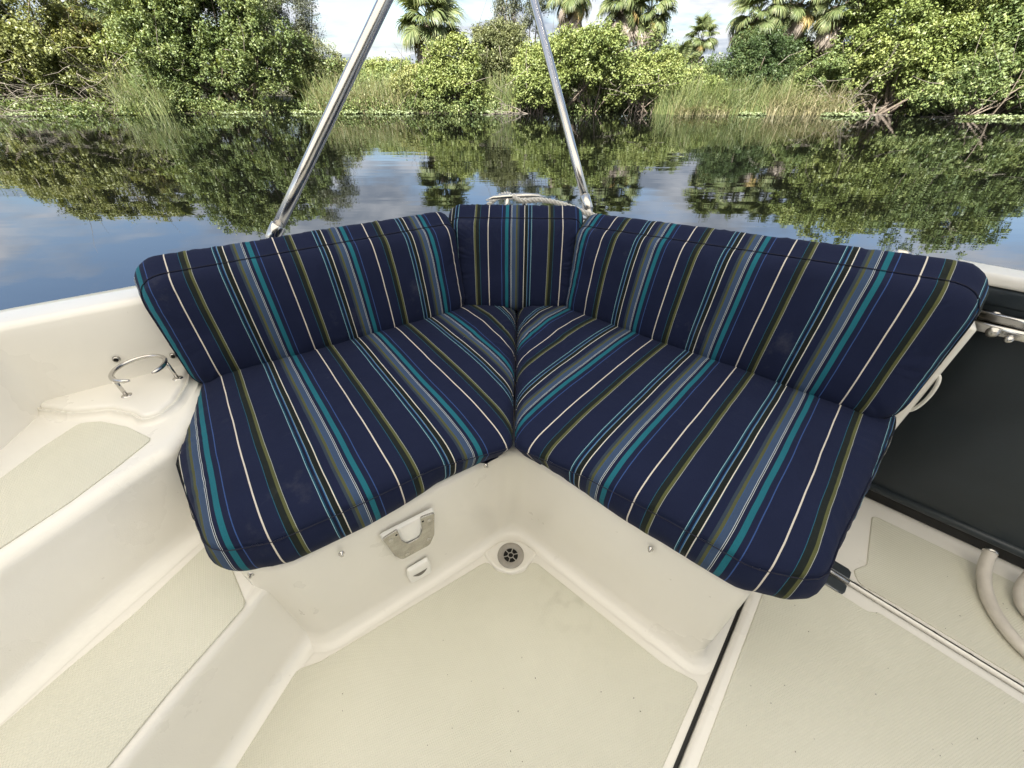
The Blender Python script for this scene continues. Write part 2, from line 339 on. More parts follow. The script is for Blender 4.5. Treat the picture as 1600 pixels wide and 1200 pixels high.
rng = np.random.default_rng(11)
random.seed(5)
SOIL = simple('bank_soil', (0.055, 0.05, 0.028), 0.95, 0, 0.35, 0.8)
def shore_y(x): return 31.0 - 0.0022 * x * x + 0.7 * math.sin(x * 0.31) + 0.4 * math.sin(x * 0.83 + 1)
V = []; F = []; xs = np.linspace(-170, 170, 171); rows = [0, .5, 1.2, 2.5, 5, 9, 16, 30, 60, 120, 300, 700]
for j, d in enumerate(rows):
    for x in xs:
        h = -0.75 + 0.42 * (1 - math.exp(-d / 0.9)) + 0.5 * (1 - math.exp(-d / 12)) + (0.12 * noise.noise((x * .4, d * .4, 0)) if d > 0.6 else 0)
        yb = 31.0 - 0.0022 * min(abs(x), 60) ** 2 + 0.7 * math.sin(x * 0.31) + 0.4 * math.sin(x * 0.83 + 1)
        V.append((x * (1 + d / 200), yb + d, h))
nx = len(xs)
for j in range(len(rows) - 1):
    for i in range(nx - 1): F.append((j * nx + i, j * nx + i + 1, (j + 1) * nx + i + 1, (j + 1) * nx + i))
tag(obj('river_bank', V, F, SOIL), kind='structure')

# ------------------------------------------------------------------ foliage materials
def leaf_mat(name, c0, c1, c2, trans=0.22, rough=0.5):
    m, t, b, o = new_mat(name)
    a = N(t, 'ShaderNodeAttribute'); a.attribute_name = 'rnd'
    r = N(t, 'ShaderNodeValToRGB'); e = r.color_ramp.elements; e[0].position = 0; e[0].color = col(c0); e[1].position = 1; e[1].color = col(c2); x = e.new(0.5); x.color = col(c1)
    t.links.new(a.outputs['Fac'], r.inputs[0]); t.links.new(r.outputs[0], b.inputs['Base Color'])
    b.inputs['Roughness'].default_value = rough; b.inputs['Specular IOR Level'].default_value = 0.35
    tr = N(t, 'ShaderNodeBsdfTranslucent')
    g = N(t, 'ShaderNodeMixRGB', blend_type='MULTIPLY'); g.inputs[0].default_value = 1; g.inputs[2].default_value = (1.25, 1.2, 0.55, 1); t.links.new(r.outputs[0], g.inputs[1]); t.links.new(g.outputs[0], tr.inputs[0])
    ms = N(t, 'ShaderNodeMixShader'); ms.inputs[0].default_value = trans
    t.links.new(b.outputs[0], ms.inputs[1]); t.links.new(tr.outputs[0], ms.inputs[2]); t.links.new(ms.outputs[0], o.inputs[0]); return m
LEAF = {
 'bright': leaf_mat('leaf_bright', (0.105, 0.145, 0.042), (0.185, 0.225, 0.07), (0.285, 0.31, 0.115)),
 'green': leaf_mat('leaf_green', (0.068, 0.105, 0.036), (0.13, 0.17, 0.058), (0.22, 0.245, 0.095)),
 'yellow': leaf_mat('leaf_yellow', (0.105, 0.125, 0.042), (0.185, 0.205, 0.07), (0.28, 0.275, 0.11)),
 'olive': leaf_mat('leaf_olive', (0.085, 0.105, 0.045), (0.135, 0.15, 0.065), (0.19, 0.20, 0.09)),
 'grey': leaf_mat('leaf_grey', (0.075, 0.09, 0.06), (0.12, 0.135, 0.09), (0.17, 0.18, 0.12)),
 'dark': leaf_mat('leaf_dark', (0.035, 0.06, 0.022), (0.06, 0.095, 0.035), (0.12, 0.145, 0.05)),
 'red': leaf_mat('leaf_red', (0.10, 0.12, 0.035), (0.18, 0.16, 0.05), (0.20, 0.12, 0.06)),
 'reed': leaf_mat('reed', (0.07, 0.105, 0.034), (0.125, 0.155, 0.055), (0.25, 0.235, 0.11), 0.2),
 'dry': leaf_mat('dry_reed', (0.11, 0.115, 0.05), (0.19, 0.175, 0.09), (0.31, 0.27, 0.16), 0.2),
 'pad': leaf_mat('water_plant', (0.13, 0.17, 0.085), (0.20, 0.245, 0.125), (0.29, 0.33, 0.185), 0.25),
 'palm': leaf_mat('palm_leaf', (0.07, 0.10, 0.038), (0.115, 0.145, 0.058), (0.19, 0.195, 0.085), 0.25),
 'palmy': leaf_mat('palm_leaf_old', (0.14, 0.14, 0.045), (0.21, 0.18, 0.06), (0.26, 0.19, 0.08), 0.25),
 'dead': leaf_mat('palm_leaf_dead', (0.15, 0.13, 0.11), (0.25, 0.215, 0.18), (0.38, 0.33, 0.285), 0.15, 0.8)}
BARK = simple('bark', (0.13, 0.105, 0.08), 0.9, 0, 0.35, 14, 0.02, 25)
TWIG = simple('bare_twig', (0.20, 0.175, 0.145), 0.9, 0, 0.25, 10)
BOOT = simple('palm_boots', (0.09, 0.072, 0.055), 0.9, 0, 0.4, 12, 0.03, 18)

def leaf_quads(cent, size, width, up=0.5, outc=None, tri=False):
    """rhombic leaves at cent (n,3)"""
    n = len(cent); nr = rng.normal(size=(n, 3)); nr /= np.linalg.norm(nr, axis=1, keepdims=True)
    nr[:, 2] += up
    if outc is not None: nr += 0.6 * outc
    nr /= np.linalg.norm(nr, axis=1, keepdims=True)
    tv = rng.normal(size=(n, 3)); tv -= nr * (tv * nr).sum(1, keepdims=True); tv /= np.linalg.norm(tv, axis=1, keepdims=True)
    bt = np.cross(nr, tv); s = (size * rng.uniform(0.65, 1.25, n))[:, None]; w = s * width
    if tri: return np.stack([cent - tv * s * .45 - bt * w * .5, cent - tv * s * .30 + bt * w * .55, cent + tv * s * .62], 1)
    P = np.stack([cent - tv * s * .5, cent + bt * w * .5 + nr * s * .06, cent + tv * s * .5, cent - bt * w * .5 + nr * s * .06], 1)
    return P

def shrub(name, label, cat, X, Y, h, w, dep, kind, n_cl=260, per=46, leaf=0.17, lw=0.55, cl=0.42, low=0.0, skew=0.0, group=None, airy=0.0, branches=14, seed=0, twigs=0):
    """bush or tree whose crown runs from `low` metres above the water to h"""
    global rng
    rng = np.random.default_rng(1000 + seed)
    n_cl = int(n_cl * 3.9); per = int(per * 1.1); leaf *= .82; cl *= .80; w *= 1.16; airy = max(airy, .22)
    root = empty(name, (X, Y, WZ + 0.15), 0, label, cat, group)
    c0 = np.array([0, 0, low + (h - low) * 0.47]); R3 = np.array([w / 2, dep / 2, (h - low) / 2])
    # uneven crown: a handful of boughs of unequal size pushed out from the middle
    nb = 11 + int(w); bd = rng.normal(size=(nb, 3)); bd /= np.linalg.norm(bd, axis=1, keepdims=True); bd[:, 1] = -np.abs(bd[:, 1]) * .9 + .25
    bc = c0 + bd * R3 * rng.uniform(.30, .80, (nb, 1)); br_ = rng.uniform(.30, .56, nb)[:, None] * R3 * np.array([1, 1, .85])
    pick = rng.choice(nb, n_cl, p=(br_.prod(1) ** .67) / (br_.prod(1) ** .67).sum())
    dirs = rng.normal(size=(n_cl, 3)); dirs[:, 1] -= .45; dirs[:, 2] += .25; dirs /= np.linalg.norm(dirs, axis=1, keepdims=True)
    cen = bc[pick] + dirs * br_[pick] * (rng.uniform(0.35, 1.0, n_cl) ** 0.4)[:, None] * rng.choice([1, 1, 1, 1.12, 1.3], n_cl)[:, None]
    cen[:, 0] += skew * (cen[:, 2] - low)
    cen[:, 2] = np.where(cen[:, 2] < 0.05, rng.uniform(.05, .5, n_cl), cen[:, 2])
    if airy > 0:
        keep = np.array([noise.noise(Vector((c[0] * .75 + seed, c[1] * .75, c[2] * .75))) + .5 * noise.noise(Vector((c[0] * 1.9, c[1] * 1.9 + seed, c[2] * 1.9))) > -0.30 + airy * 0.40 for c in cen]); cen = cen[keep]; dirs = dirs[keep]; pick = pick[keep]
    m = len(cen); cr_ = cl * rng.uniform(0.6, 1.3, m); tone = rng.uniform(-0.16, 0.16, m) + rng.uniform(-.2, .2, nb)[pick]
    off = rng.normal(size=(m, per, 3)) * np.array([1, 1, 0.72]); off /= np.linalg.norm(off, axis=2, keepdims=True); off *= rng.uniform(0.25, 1, (m, per, 1)) ** 0.6
    P = (cen[:, None, :] + off * cr_[:, None, None]).reshape(-1, 3)
    oc = off.reshape(-1, 3)
    Q = leaf_quads(P, leaf, lw * 1.15, 0.95, oc, True)
    # leaves towards a clump's top are paler
    rn = np.clip(rng.normal(0.42, 0.17, len(P)) + np.repeat(tone, per) + 0.16 * oc[:, 2], 0, 1)
    link('crown', quads_mesh('crown', Q, LEAF[kind], rn), root)
    mb = MB(); nst = max(3, int(w / 1.5))
    for b in range(nst):
        bx = rng.uniform(-.18, .18) * w; by = rng.uniform(-.1, .15) * dep
        targets = cen[rng.integers(0, m, max(3, branches // nst + 1))]
        for tg in targets:
            mid = np.array([bx, by, 0]) * .45 + tg * .55 + rng.normal(size=3) * .25; mid[2] = tg[2] * .42
            q = [np.array([bx, by, -.4]), mid, tg]
            pts = [(1 - s) ** 2 * q[0] + 2 * s * (1 - s) * q[1] + s * s * q[2] for s in np.linspace(0, 1, 7)]
            r0 = 0.02 + 0.010 * h
            mb.tube(pts, [r0 * (1 - .82 * s) for s in np.linspace(0, 1, 7)], 5)
    mb.obj('trunk', BARK, root)
    if twigs:
        tb = MB()
        for _ in range(twigs):
            a = cen[rng.integers(0, m)]; d = rng.normal(size=3) * np.array([.8, .5, .7]); d[1] -= .3; p = a.copy(); pts = [p.copy()]
            for s in range(4): d += rng.normal(size=3) * .22; p = p + d * .35; pts.append(p.copy())
            tb.tube(pts, [.018, .015, .011, .008, .004], 4)
        tag(tb.obj('bare_branch', TWIG, root), kind='stuff')
    return root

G_SH = 'shrubs and trees on the far bank'
shrub('leaning_shrub', 'large yellow-green shrub at the left edge above bare grey branches', 'shrub', -31.5, 31.0, 6.9, 11.5, 5, 'yellow', 600, 50, .18, .55, .45, .5, .12, G_SH, 0, 24, 1, 40)
shrub('leaning_shrub', 'reddish-tinged leafy shrub behind the bare branches at left', 'shrub', -27.8, 33.0, 5.6, 5.0, 4, 'red', 260, 46, .17, .5, .42, .5, .1, G_SH, .2, 16, 2, 30)
shrub('leafy_shrub', 'low bright shrub left of the dark mangrove tree, beside reeds', 'shrub', -23.7, 32.4, 5.1, 5.2, 3.5, 'bright', 230, 46, .16, .55, .4, .4, 0, G_SH, 0, 12, 3, 8)
shrub('mangrove_tree', 'tall dense dark-green tree touching the water, left of the first steel tube', 'tree', -19.0, 31.8, 7.6, 9.2, 6, 'green', 640, 54, .17, .58, .44, .1, 0, G_SH, 0, 24, 4, 14)
shrub('grey_leaved_tree', 'tall airy grey-green tree crossed by the left steel tube', 'tree', -15.6, 36.5, 8.2, 5.6, 5, 'grey', 620, 46, .12, .45, .45, 1.6, 0, G_SH, .5, 26, 5, 24)
shrub('olive_shrub', 'small olive shrub under the grey-green tree', 'shrub', -12.9, 33.6, 3.9, 3.4, 2.6, 'olive', 170, 44, .13, .5, .36, .4, 0, G_SH, .2, 12, 6, 14)
shrub('yellow_shrub', 'wide yellow-green shrub behind the reeds, left of the lone palm', 'shrub', -9.6, 35.4, 3.1, 6.4, 3, 'bright', 280, 46, .16, .55, .38, .3, 0, G_SH, .1, 14, 7, 16)
shrub('bright_shrub', 'low bright shrub overhanging the water beneath the lone palm', 'shrub', -3.5, 31.2, 3.5, 4.6, 3, 'bright', 260, 46, .16, .55, .36, .05, 0, G_SH, 0, 12, 8, 8)
shrub('olive_tree', 'slim olive-green tree between the lone palm and the right steel tube', 'tree', -0.6, 33.2, 5.2, 4.4, 3.4, 'olive', 300, 46, .13, .5, .38, .5, 0, G_SH, .2, 18, 9, 22)
shrub('slender_tree', 'thin tall tree with sparse leaves behind the right steel tube', 'tree', 0.9, 37.0, 8.6, 3.6, 3, 'grey', 190, 40, .13, .5, .4, 2.2, 0, G_SH, .7, 16, 10, 14)
shrub('bright_shrub', 'big bright rounded shrub right of the right steel tube', 'shrub', 4.4, 31.4, 4.5, 6.8, 4.6, 'bright', 470, 52, .17, .58, .42, .25, 0, G_SH, 0, 22, 11, 22)
shrub('bright_shrub', 'low bright shrub at the water below the palms with dead skirts', 'shrub', 1.7, 30.3, 2.9, 3.0, 2.6, 'bright', 200, 46, .16, .55, .34, .05, 0, G_SH, 0, 10, 12, 6)
shrub('leafy_shrub', 'mid green shrub between the palms with dead skirts and the reeds', 'shrub', 8.3, 31.2, 3.4, 4.6, 3.2, 'bright', 260, 46, .15, .55, .36, .15, 0, G_SH, .1, 12, 13, 18)
shrub('leafy_shrub', 'small green shrub in the sky gap behind the right reeds', 'shrub', 12.2, 34.0, 2.5, 4.0, 3, 'green', 220, 44, .15, .55, .36, .3, 0, G_SH, 0, 10, 14, 4)
shrub('dark_shrub', 'dark rounded shrub below the right palm crowns', 'shrub', 15.3, 31.6, 4.1, 4.6, 3.2, 'dark', 290, 50, .12, .6, .36, .1, 0, G_SH, 0, 12, 15, 4)
shrub('dark_shrub', 'deep shaded shrub between the right palms and the broad right tree', 'shrub', 19.4, 34.4, 3.9, 6.5, 2.6, 'dark', 300, 46, .14, .55, .4, .1, 0, G_SH, 0, 14, 16, 16)
shrub('broad_tree', 'broad bright-leaved tree filling the right bank', 'tree', 24.6, 30.6, 8.0, 9.4, 6, 'bright', 760, 54, .18, .58, .46, .2, -.05, G_SH, 0, 28, 17, 26)
shrub('broad_tree', 'tall leafy tree cut by the right picture edge', 'tree', 31.2, 29.2, 8.4, 9.6, 6, 'green', 640, 54, .18, .58, .48, .4, -.08, G_SH, 0, 26, 18, 26)
shrub('leafy_shrub', 'low shrub trailing into the water at far right', 'shrub', 26.8, 27.2, 3.2, 8.0, 2.6, 'green', 260, 46, .16, .55, .36, .02, 0, G_SH, 0, 14, 19, 22)

shrub('leafy_shrub', 'low shrub among the reeds straight below the right sky gap', 'shrub', 12.0, 31.4, 2.5, 3.4, 2.4, 'bright', 150, 46, .15, .55, .36, .1, 0, G_SH, .1, 8, 20, 6)
shrub('leafy_shrub', 'low shrub at the right end of the pale reed bed, left of the lone palm', 'shrub', -6.5, 32.0, 2.5, 3.6, 2.4, 'yellow', 150, 46, .15, .55, .36, .1, 0, G_SH, .1, 8, 21, 8)
shrub('leafy_shrub', 'leafy shrub rising out of the grass beside the broad right tree', 'shrub', 20.4, 31.0, 3.2, 4.2, 2.6, 'green', 190, 46, .15, .55, .36, .1, 0, G_SH, .15, 10, 22, 14)
shrub('leafy_shrub', 'low green shrub at the water between the left reeds and the dark mangrove tree', 'shrub', -22.3, 30.9, 2.4, 4.0, 2.4, 'green', 170, 46, .15, .55, .36, .05, 0, G_SH, .1, 8, 23, 8)

# distant wood that closes the gaps low down
rng = np.random.default_rng(77)
cx = rng.uniform(-75, 75, 1500); cy = rng.uniform(41, 50, 1500); hz = np.array([2.5 + 0.9 * noise.noise((x * .16, 0, 3)) + .3 * noise.noise((x * .6, 1, 3)) for x in cx])
cen = np.stack([cx, cy, WZ + hz * rng.uniform(0.05, 1, 1500) ** .55], 1)
P = (cen[:, None, :] + rng.normal(size=(1500, 34, 3)) * .38).reshape(-1, 3)
fw_ = link('far_woods', quads_mesh('far_woods', leaf_quads(P, .26, .6, .6), LEAF['green'], np.clip(rng.normal(.5, .2, len(P)), 0, 1)))
tag(fw_, 'low distant wood seen through the gaps behind the bank', 'woods', None, 'stuff')

# thicket filling the bank behind the front row
def thick_h(x):
    pts = [(-60, 5.5), (-31, 5.6), (-29, 3.8), (-24, 3.4), (-22, 5.2), (-15, 5.2), (-13, 3.0), (-9, 2.4), (-3, 2.4), (-1.5, 3.6), (2, 4.2), (9.6, 4.2), (10.6, 2.5), (13.6, 2.4), (15.0, 4.2), (23, 4.6), (26, 5.6), (60, 5.6)]
    return float(np.interp(x, [p[0] for p in pts], [p[1] for p in pts]))
rng = np.random.default_rng(78); nT = 4200
cx = rng.uniform(-46, 46, nT); cy = rng.uniform(32.4, 37.5, nT); hz = np.array([thick_h(x * 31 / y) * (.82 + .30 * noise.noise((x * .45, y * .3, 5)) + .12 * noise.noise((x * 1.3, y, 5))) for x, y in zip(cx, cy)])
cen = np.stack([cx, cy, WZ + .2 + hz * rng.uniform(0.03, 1, nT) ** .6], 1)
P = (cen[:, None, :] + rng.normal(size=(nT, 36, 3)) * .26).reshape(-1, 3)
tone = np.repeat(rng.uniform(-.25, .25, nT), 36)
th = link('bank_thicket', quads_mesh('bank_thicket', leaf_quads(P, .17, .6, .8, None, True), LEAF['green'], np.clip(rng.normal(.5, .2, len(P)) + tone, 0, 1)))
tag(th, 'tangled green thicket behind the front row of shrubs', 'thicket', None, 'stuff')

rng = np.random.default_rng(79); nF = 1700
cx = rng.uniform(-44, 44, nF); yb = np.array([31.0 - 0.0022 * x * x + 0.7 * math.sin(x * 0.31) + 0.4 * math.sin(x * 0.83 + 1) for x in cx]); hz = np.array([.55 + .5 * noise.noise((x * .7, 0, 9)) for x in cx])
cen = np.stack([cx, yb + rng.uniform(-.25, 1.1, nF), WZ + .08 + np.clip(hz, .1, 1.2) * rng.uniform(0, 1, nF)], 1)
P = (cen[:, None, :] + rng.normal(size=(nF, 26, 3)) * np.array([.24, .2, .15])).reshape(-1, 3); P[:, 2] = np.maximum(P[:, 2], WZ + .02)
tone = np.repeat(rng.uniform(-.35, .3, nF), 26)
fo = link('shore_plants', quads_mesh('shore_plants', leaf_quads(P, .16, .5, .8), LEAF['green'], np.clip(rng.normal(.5, .2, len(P)) + tone, 0, 1)))
tag(fo, 'low leafy plants fringing the waterline of the far bank', 'shore plants', None, 'stuff')

# ------------------------------------------------------------------ palms
def frond_mesh(name, mat, nl=40, fold=0.35, droop=0.55, seed=0, length=1.05, arc=118):
    r = np.random.default_rng(seed); Q = []
    # petiole along +X from 0 to 0.95, fan centred at the end, costa curving down
    def bez(s): return np.array([0.95 * s, 0, 0.22 * math.sin(s * 1.6) * (1 - .5 * s)])
    for i in range(6):
        a = bez(i / 6); b = bez((i + 1) / 6); w = .022
        Q.append([a + [0, -w, 0], b + [0, -w, 0], b + [0, w, 0], a + [0, w, 0]])
    hub = bez(1)
    for i in range(nl):
        q = (i + .5) / nl * 2 - 1; ang = rad(arc) * q; ln = length * (1 - .28 * abs(q)) * r.uniform(.86, 1.1)
        start = hub + np.array([0.28 * (1 - abs(q)), 0, -.05 * (1 - abs(q))])
        d = np.array([math.cos(ang), math.sin(ang), fold * abs(math.sin(ang))]); d /= np.linalg.norm(d)
        side = np.array([-math.sin(ang), math.cos(ang), 0]); wd = [.016, .040, .030, .005]; pts = [start.copy()]; p = start.copy(); dd = d.copy()
        for s in range(3):
            dd = dd + np.array([0, 0, -droop * (.25 + .6 * s) * r.uniform(.6, 1.4)]) * .55; dd /= np.linalg.norm(dd); p = p + dd * ln / 3; pts.append(p.copy())
        for s in range(3):
            tw = side * np.cos(.3) + np.array([0, 0, .25 * (1 if i % 2 else -1)])
            Q.append([pts[s] - tw * wd[s], pts[s + 1] - tw * wd[s + 1], pts[s + 1] + tw * wd[s + 1], pts[s] + tw * wd[s]])
    Q = np.array(Q); rn = np.clip(np.repeat(r.normal(.5, .2), len(Q)) + r.normal(0, .18, len(Q)), 0, 1)
    return quads_mesh(name, Q, mat, rn)
FR_G = [frond_mesh('palm_frond', LEAF['palm'], 46, .30, .75 + .35 * k, 40 + k) for k in range(4)]
FR_Y = [frond_mesh('palm_frond_old', LEAF['palmy'], 30, .15, .95, 60 + k) for k in range(2)]
FR_D = [frond_mesh('palm_frond_dead', LEAF['dead'], 34, .05, 3.2, 70 + k, 1.2, 85) for k in range(3)]
def palm(X, Y, hc, label, n=26, old=4, dead=0, s=1.0, seed=0, rtrunk=.24, skew=0.0):
    r = random.Random(seed); root = empty('cabbage_palm', (X, Y, WZ + .2), 0, label, 'palm', 'cabbage palms on the far bank')
    mb = MB(); pts = []; rr = []
    for i in range(15):
        q = i / 14; pts.append((skew * q * q + .05 * math.sin(q * 4 + seed), 0, q * (hc - .2) - .3)); rr.append(rtrunk * (1.15 - .25 * q + (.10 if i % 2 else -.03)) + (.10 if q > .72 else 0))
    mb.tube(pts, rr, 9); top = np.array(pts[-1])
    # old leaf bases sticking out
    for k in range(60):
        z = r.uniform(.35, 1.0); a = r.uniform(0, 6.283); b = np.array([skew * z * z, 0, z * (hc - .2) - .3]); o = np.array([math.cos(a), math.sin(a), .0])
        mb.tube([b + o * rtrunk * .9, b + o * (rtrunk + .10) + [0, 0, .10], b + o * (rtrunk + .22) + [0, 0, .34]], [.05, .04, .015], 4)
    mb.obj('trunk', BOOT, root)
    def put(me, az, pitch, roll, zo, sc_):
        M = Matrix.Translation(Vector(top) + Vector((0, 0, zo))) @ Matrix.Rotation(az, 4, 'Z') @ Matrix.Rotation(-pitch, 4, 'Y') @ Matrix.Rotation(roll, 4, 'X') @ Matrix.Scale(sc_ * s, 4)
        o = link('frond', me, root, M); return o
    n = int(n * 1.35)
    for k in range(n):
        q = k / max(1, n - 1); put(FR_G[k % 4], k * 2.39996 + r.uniform(-.2, .2), rad(84 - 122 * q + r.uniform(-9, 9)), r.uniform(-.5, .5), .25 - .35 * q, r.uniform(.9, 1.12))
    for k in range(old):
        put(FR_Y[k % 2], -1.57 + r.uniform(-1.7, 1.7), rad(r.uniform(-48, -25)), r.uniform(-.4, .4), -.1, r.uniform(.8, 1.0))
    for k in range(dead):
        o = put(FR_D[k % 3], -1.57 + r.uniform(-2.0, 2.0), rad(r.uniform(-62, -28)), r.uniform(-.6, .6), -.25 - r.uniform(0, .55), r.uniform(.75, 1.05)); o.name = 'dead_frond'
    return root
palm(-5.35, 34.2, 4.95, 'lone palm with full crown standing clear against the sky between the steel tubes', 30, 5, 5, 1.16, 1, .22)
palm(-22.9, 34.6, 6.2, 'palm half hidden behind the dark mangrove tree at left', 24, 1, 5, 1.01, 2)
palm(-28.8, 35.6, 6.0, 'palm with upright fronds topping the reddish shrub at far left', 24, 1, 3, 1.01, 3)
palm(-25.0, 33.6, 4.1, 'short palm with dead brown fronds above the left reeds', 16, 2, 16, 0.86, 4)
palm(4.0, 35.6, 6.6, 'tall palm rising just right of the right steel tube', 24, 2, 8, 0.91, 5)
palm(7.1, 34.2, 5.9, 'palm with thick grey dead skirt behind the big bright shrub', 26, 2, 30, 0.91, 6)
palm(8.9, 34.0, 5.4, 'palm with grey dead skirt beside the right sky gap', 26, 2, 22, 0.86, 7)
palm(11.0, 33.0, 2.3, 'young stemless palm with upright green fans below the right sky gap', 15, 1, 0, 0.82, 8)
palm(17.6, 48.0, 4.9, 'small distant palm in the middle of the right sky gap', 22, 1, 3, 0.82, 9)
palm(15.3, 33.0, 5.2, 'full green palm at the right side of the right sky gap', 30, 3, 7, 0.98, 10)
palm(18.0, 34.0, 5.8, 'palm with drooping fans directly right of the full green palm', 26, 3, 11, 0.91, 11)
palm(20.2, 33.2, 5.6, 'palm with hanging straw-coloured dead fronds left of the broad tree', 26, 3, 20, 0.91, 12)
palm(22.3, 33.4, 6.0, 'palm with pale dead fronds tucked against the broad right tree', 24, 2, 16, 0.91, 13)

# ------------------------------------------------------------------ reeds, dead wood, floating plants
def reeds(name, label, X0, X1, Y, dep, h, n, kind, seed, lean=0.0, bend=.35):
    r = np.random.default_rng(seed); x = r.uniform(X0, X1, n); y = Y + r.uniform(-dep / 2, dep / 2, n); hh = h * r.uniform(.55, 1.15, n)
    az = r.uniform(0, 6.283, n); bd = np.abs(r.normal(bend, bend * .8, n)); Q = []
    base = np.stack([x, y, np.full(n, WZ - .05)], 1); d = np.stack([np.cos(az), np.sin(az), np.zeros(n)], 1); side = np.stack([-np.sin(r.uniform(0, .6, n)), np.cos(az) * 0, np.zeros(n)], 1)
    sa = r.uniform(-.7, .7, n); side = np.stack([np.cos(sa), np.sin(sa), np.zeros(n)], 1)
    seg = 4; prev = base
    for s in range(seg):
        q = (s + 1) / seg
        nxt = base + d * (bd * hh * q ** 2.3)[:, None]; nxt[:, 2] += hh * q * (1 - .28 * np.minimum(bd, 1.6) * q); nxt[:, 0] += lean * hh * q
        w0 = (.016 * (1 - .8 * s / seg)); w1 = (.016 * (1 - .8 * q))
        Q.append(np.stack([prev - side * w0, nxt - side * w1, nxt + side * w1, prev + side * w0], 1)); prev = nxt
    rn = np.clip(r.normal(.45, .25, n), 0, 1)
    o = link(name, quads_mesh(name, np.concatenate(Q), LEAF[kind], np.tile(rn, seg)))
    return tag(o, label, 'reeds', None, 'stuff')
reeds('reed_bed', 'tall reeds leaning by the water left of the dark mangrove tree', -24.6, -21.4, 30.2, 2.2, 2.6, 620, 'reed', 1, -.04, .6)
reeds('reed_bed', 'wide pale reed bed between the left steel tube and the lone palm', -13.6, -4.6, 32.4, 3.0, 2.2, 2800, 'reed', 2, 0, .5)
reeds('dry_reed_bed', 'straw-coloured reeds in front of the wide pale reed bed', -12.8, -7.0, 31.3, 1.4, 2.0, 420, 'dry', 3, 0, .7)
reeds('reed_bed', 'few green reeds between the olive tree and the low bright shrub', -2.4, 0.6, 31.3, 1.0, 2.2, 450, 'reed', 4)
reeds('reed_bed', 'green reeds under the right sky gap', 9.2, 13.4, 30.6, 2.4, 2.1, 1500, 'reed', 5, .04, .55)
reeds('reed_bed', 'dark reeds in front of the dark rounded shrub', 13.0, 17.4, 30.2, 1.8, 2.1, 1100, 'reed', 6, 0, .5)
reeds('dry_reed_bed', 'arching straw-coloured grass below the right palms', 15.6, 20.6, 29.4, 1.8, 1.9, 520, 'dry', 7, .05, 1.2)
reeds('reed_bed', 'green grass rising behind the arching straw-coloured grass', 16.0, 21.6, 31.2, 2.0, 2.2, 900, 'reed', 8, .1, .6)
reeds('dry_reed_bed', 'flattened dry grass at the water edge beside the green reeds', 10.2, 13.6, 29.6, .8, .9, 420, 'dry', 9, 0, 1.3)

def bare_shrub(label, X, Y, n, size, seed, spread=(1, .5, .6), bias=(0, -.3, .4)):
    r = np.random.default_rng(seed); root = empty('bare_shrub', (X, Y, WZ), 0, label, 'shrub', 'bare dead shrubs on the far bank'); mb = MB(); tw = MB()
    for k in range(n):
        p = np.array([r.uniform(-.6, .6) * size * .5, r.uniform(-.3, .3), 0.0]); d = r.normal(size=3) * spread + bias; d /= np.linalg.norm(d); pts = [p.copy()]; m = 7; ln = size * r.uniform(.5, 1.1)
        for s in range(m): d = d + r.normal(size=3) * .16; d[2] -= .03 * s; d /= np.linalg.norm(d); p = p + d * ln / m; p[2] = max(p[2], .03); pts.append(p.copy())
        mb.tube(pts, [.024 * (1 - .8 * s / m) for s in range(m + 1)], 5)
        for b in range(4):
            i = r.integers(2, m); q = pts[i].copy(); e = d + r.normal(size=3) * .7; tp = [q.copy()]
            for s in range(4): e = e + r.normal(size=3) * .2; e /= np.linalg.norm(e); q = q + e * ln * .1; tp.append(q.copy())
            tw.tube(tp, [.014, .011, .009, .006, .003], 4)
    mb.obj('stem', TWIG, root); tw.obj('twig', TWIG, root); return root
bare_shrub('tangle of bare grey branches arching over the water at far left', -28.8, 29.6, 26, 4.4, 1, (1.2, .5, .5), (-.2, -.3, .35))
bare_shrub('bare grey branches sloping up through the left shrubs', -26.4, 31.0, 30, 4.2, 2, (.9, .4, .8), (-.5, -.2, .8))
bare_shrub('pale bare twig tree standing above the left reeds', -26.2, 34.0, 26, 5.4, 3, (.5, .4, .5), (0, 0, 1.4))
bare_shrub('bare branches hanging beside the low bright shrub near the right steel tube', 0.3, 30.5, 14, 2.6, 4, (1, .4, .7), (-.5, -.2, .5))
bare_shrub('grey dead shrub between arching grass and the broad right tree', 20.9, 29.9, 14, 3.0, 5, (.8, .4, .6), (-.2, -.2, .9))
bare_shrub('dead branches lying in the water under the broad right tree', 25.6, 27.2, 9, 2.4, 6, (1.3, .4, .35), (0, -.2, .15))

def floats(label, X, Y, rx, ry, n, seed):
    r = np.random.default_rng(seed); a = r.uniform(0, 6.283, n); q = np.sqrt(r.uniform(0, 1, n)); c = np.stack([X + rx * 1.1 * q * np.cos(a), Y + ry * 1.5 * q * np.sin(a), np.full(n, WZ + .02)], 1)
    global rng; rng = np.random.default_rng(seed)
    per = 9; off = r.normal(size=(n, per, 3)) * np.array([.09, .09, .05]); off[:, :, 2] = np.abs(off[:, :, 2]) + .02
    c = c[np.array([noise.noise(Vector((x * 1.1, y * 1.6, seed))) > -.18 for x, y, _ in c])]; off = off[:len(c)]
    P = (c[:, None, :] + off).reshape(-1, 3)
    o = link('water_lettuce', quads_mesh('water_lettuce', leaf_quads(P, .14, .8, 1.2), LEAF['pad'], np.clip(r.normal(.5, .22, len(P)), 0, 1)))
    return tag(o, label, 'water plants', None, 'stuff')
floats('long raft of floating plants under the bare branches at far left', -28.3, 28.6, 2.6, .35, 220, 1)
floats('small raft of floating plants left of the reeds at far left', -24.4, 29.4, 1.3, .3, 90, 2)
floats('floating plants at the foot of the dark mangrove tree', -17.2, 30.0, 1.3, .4, 110, 3)
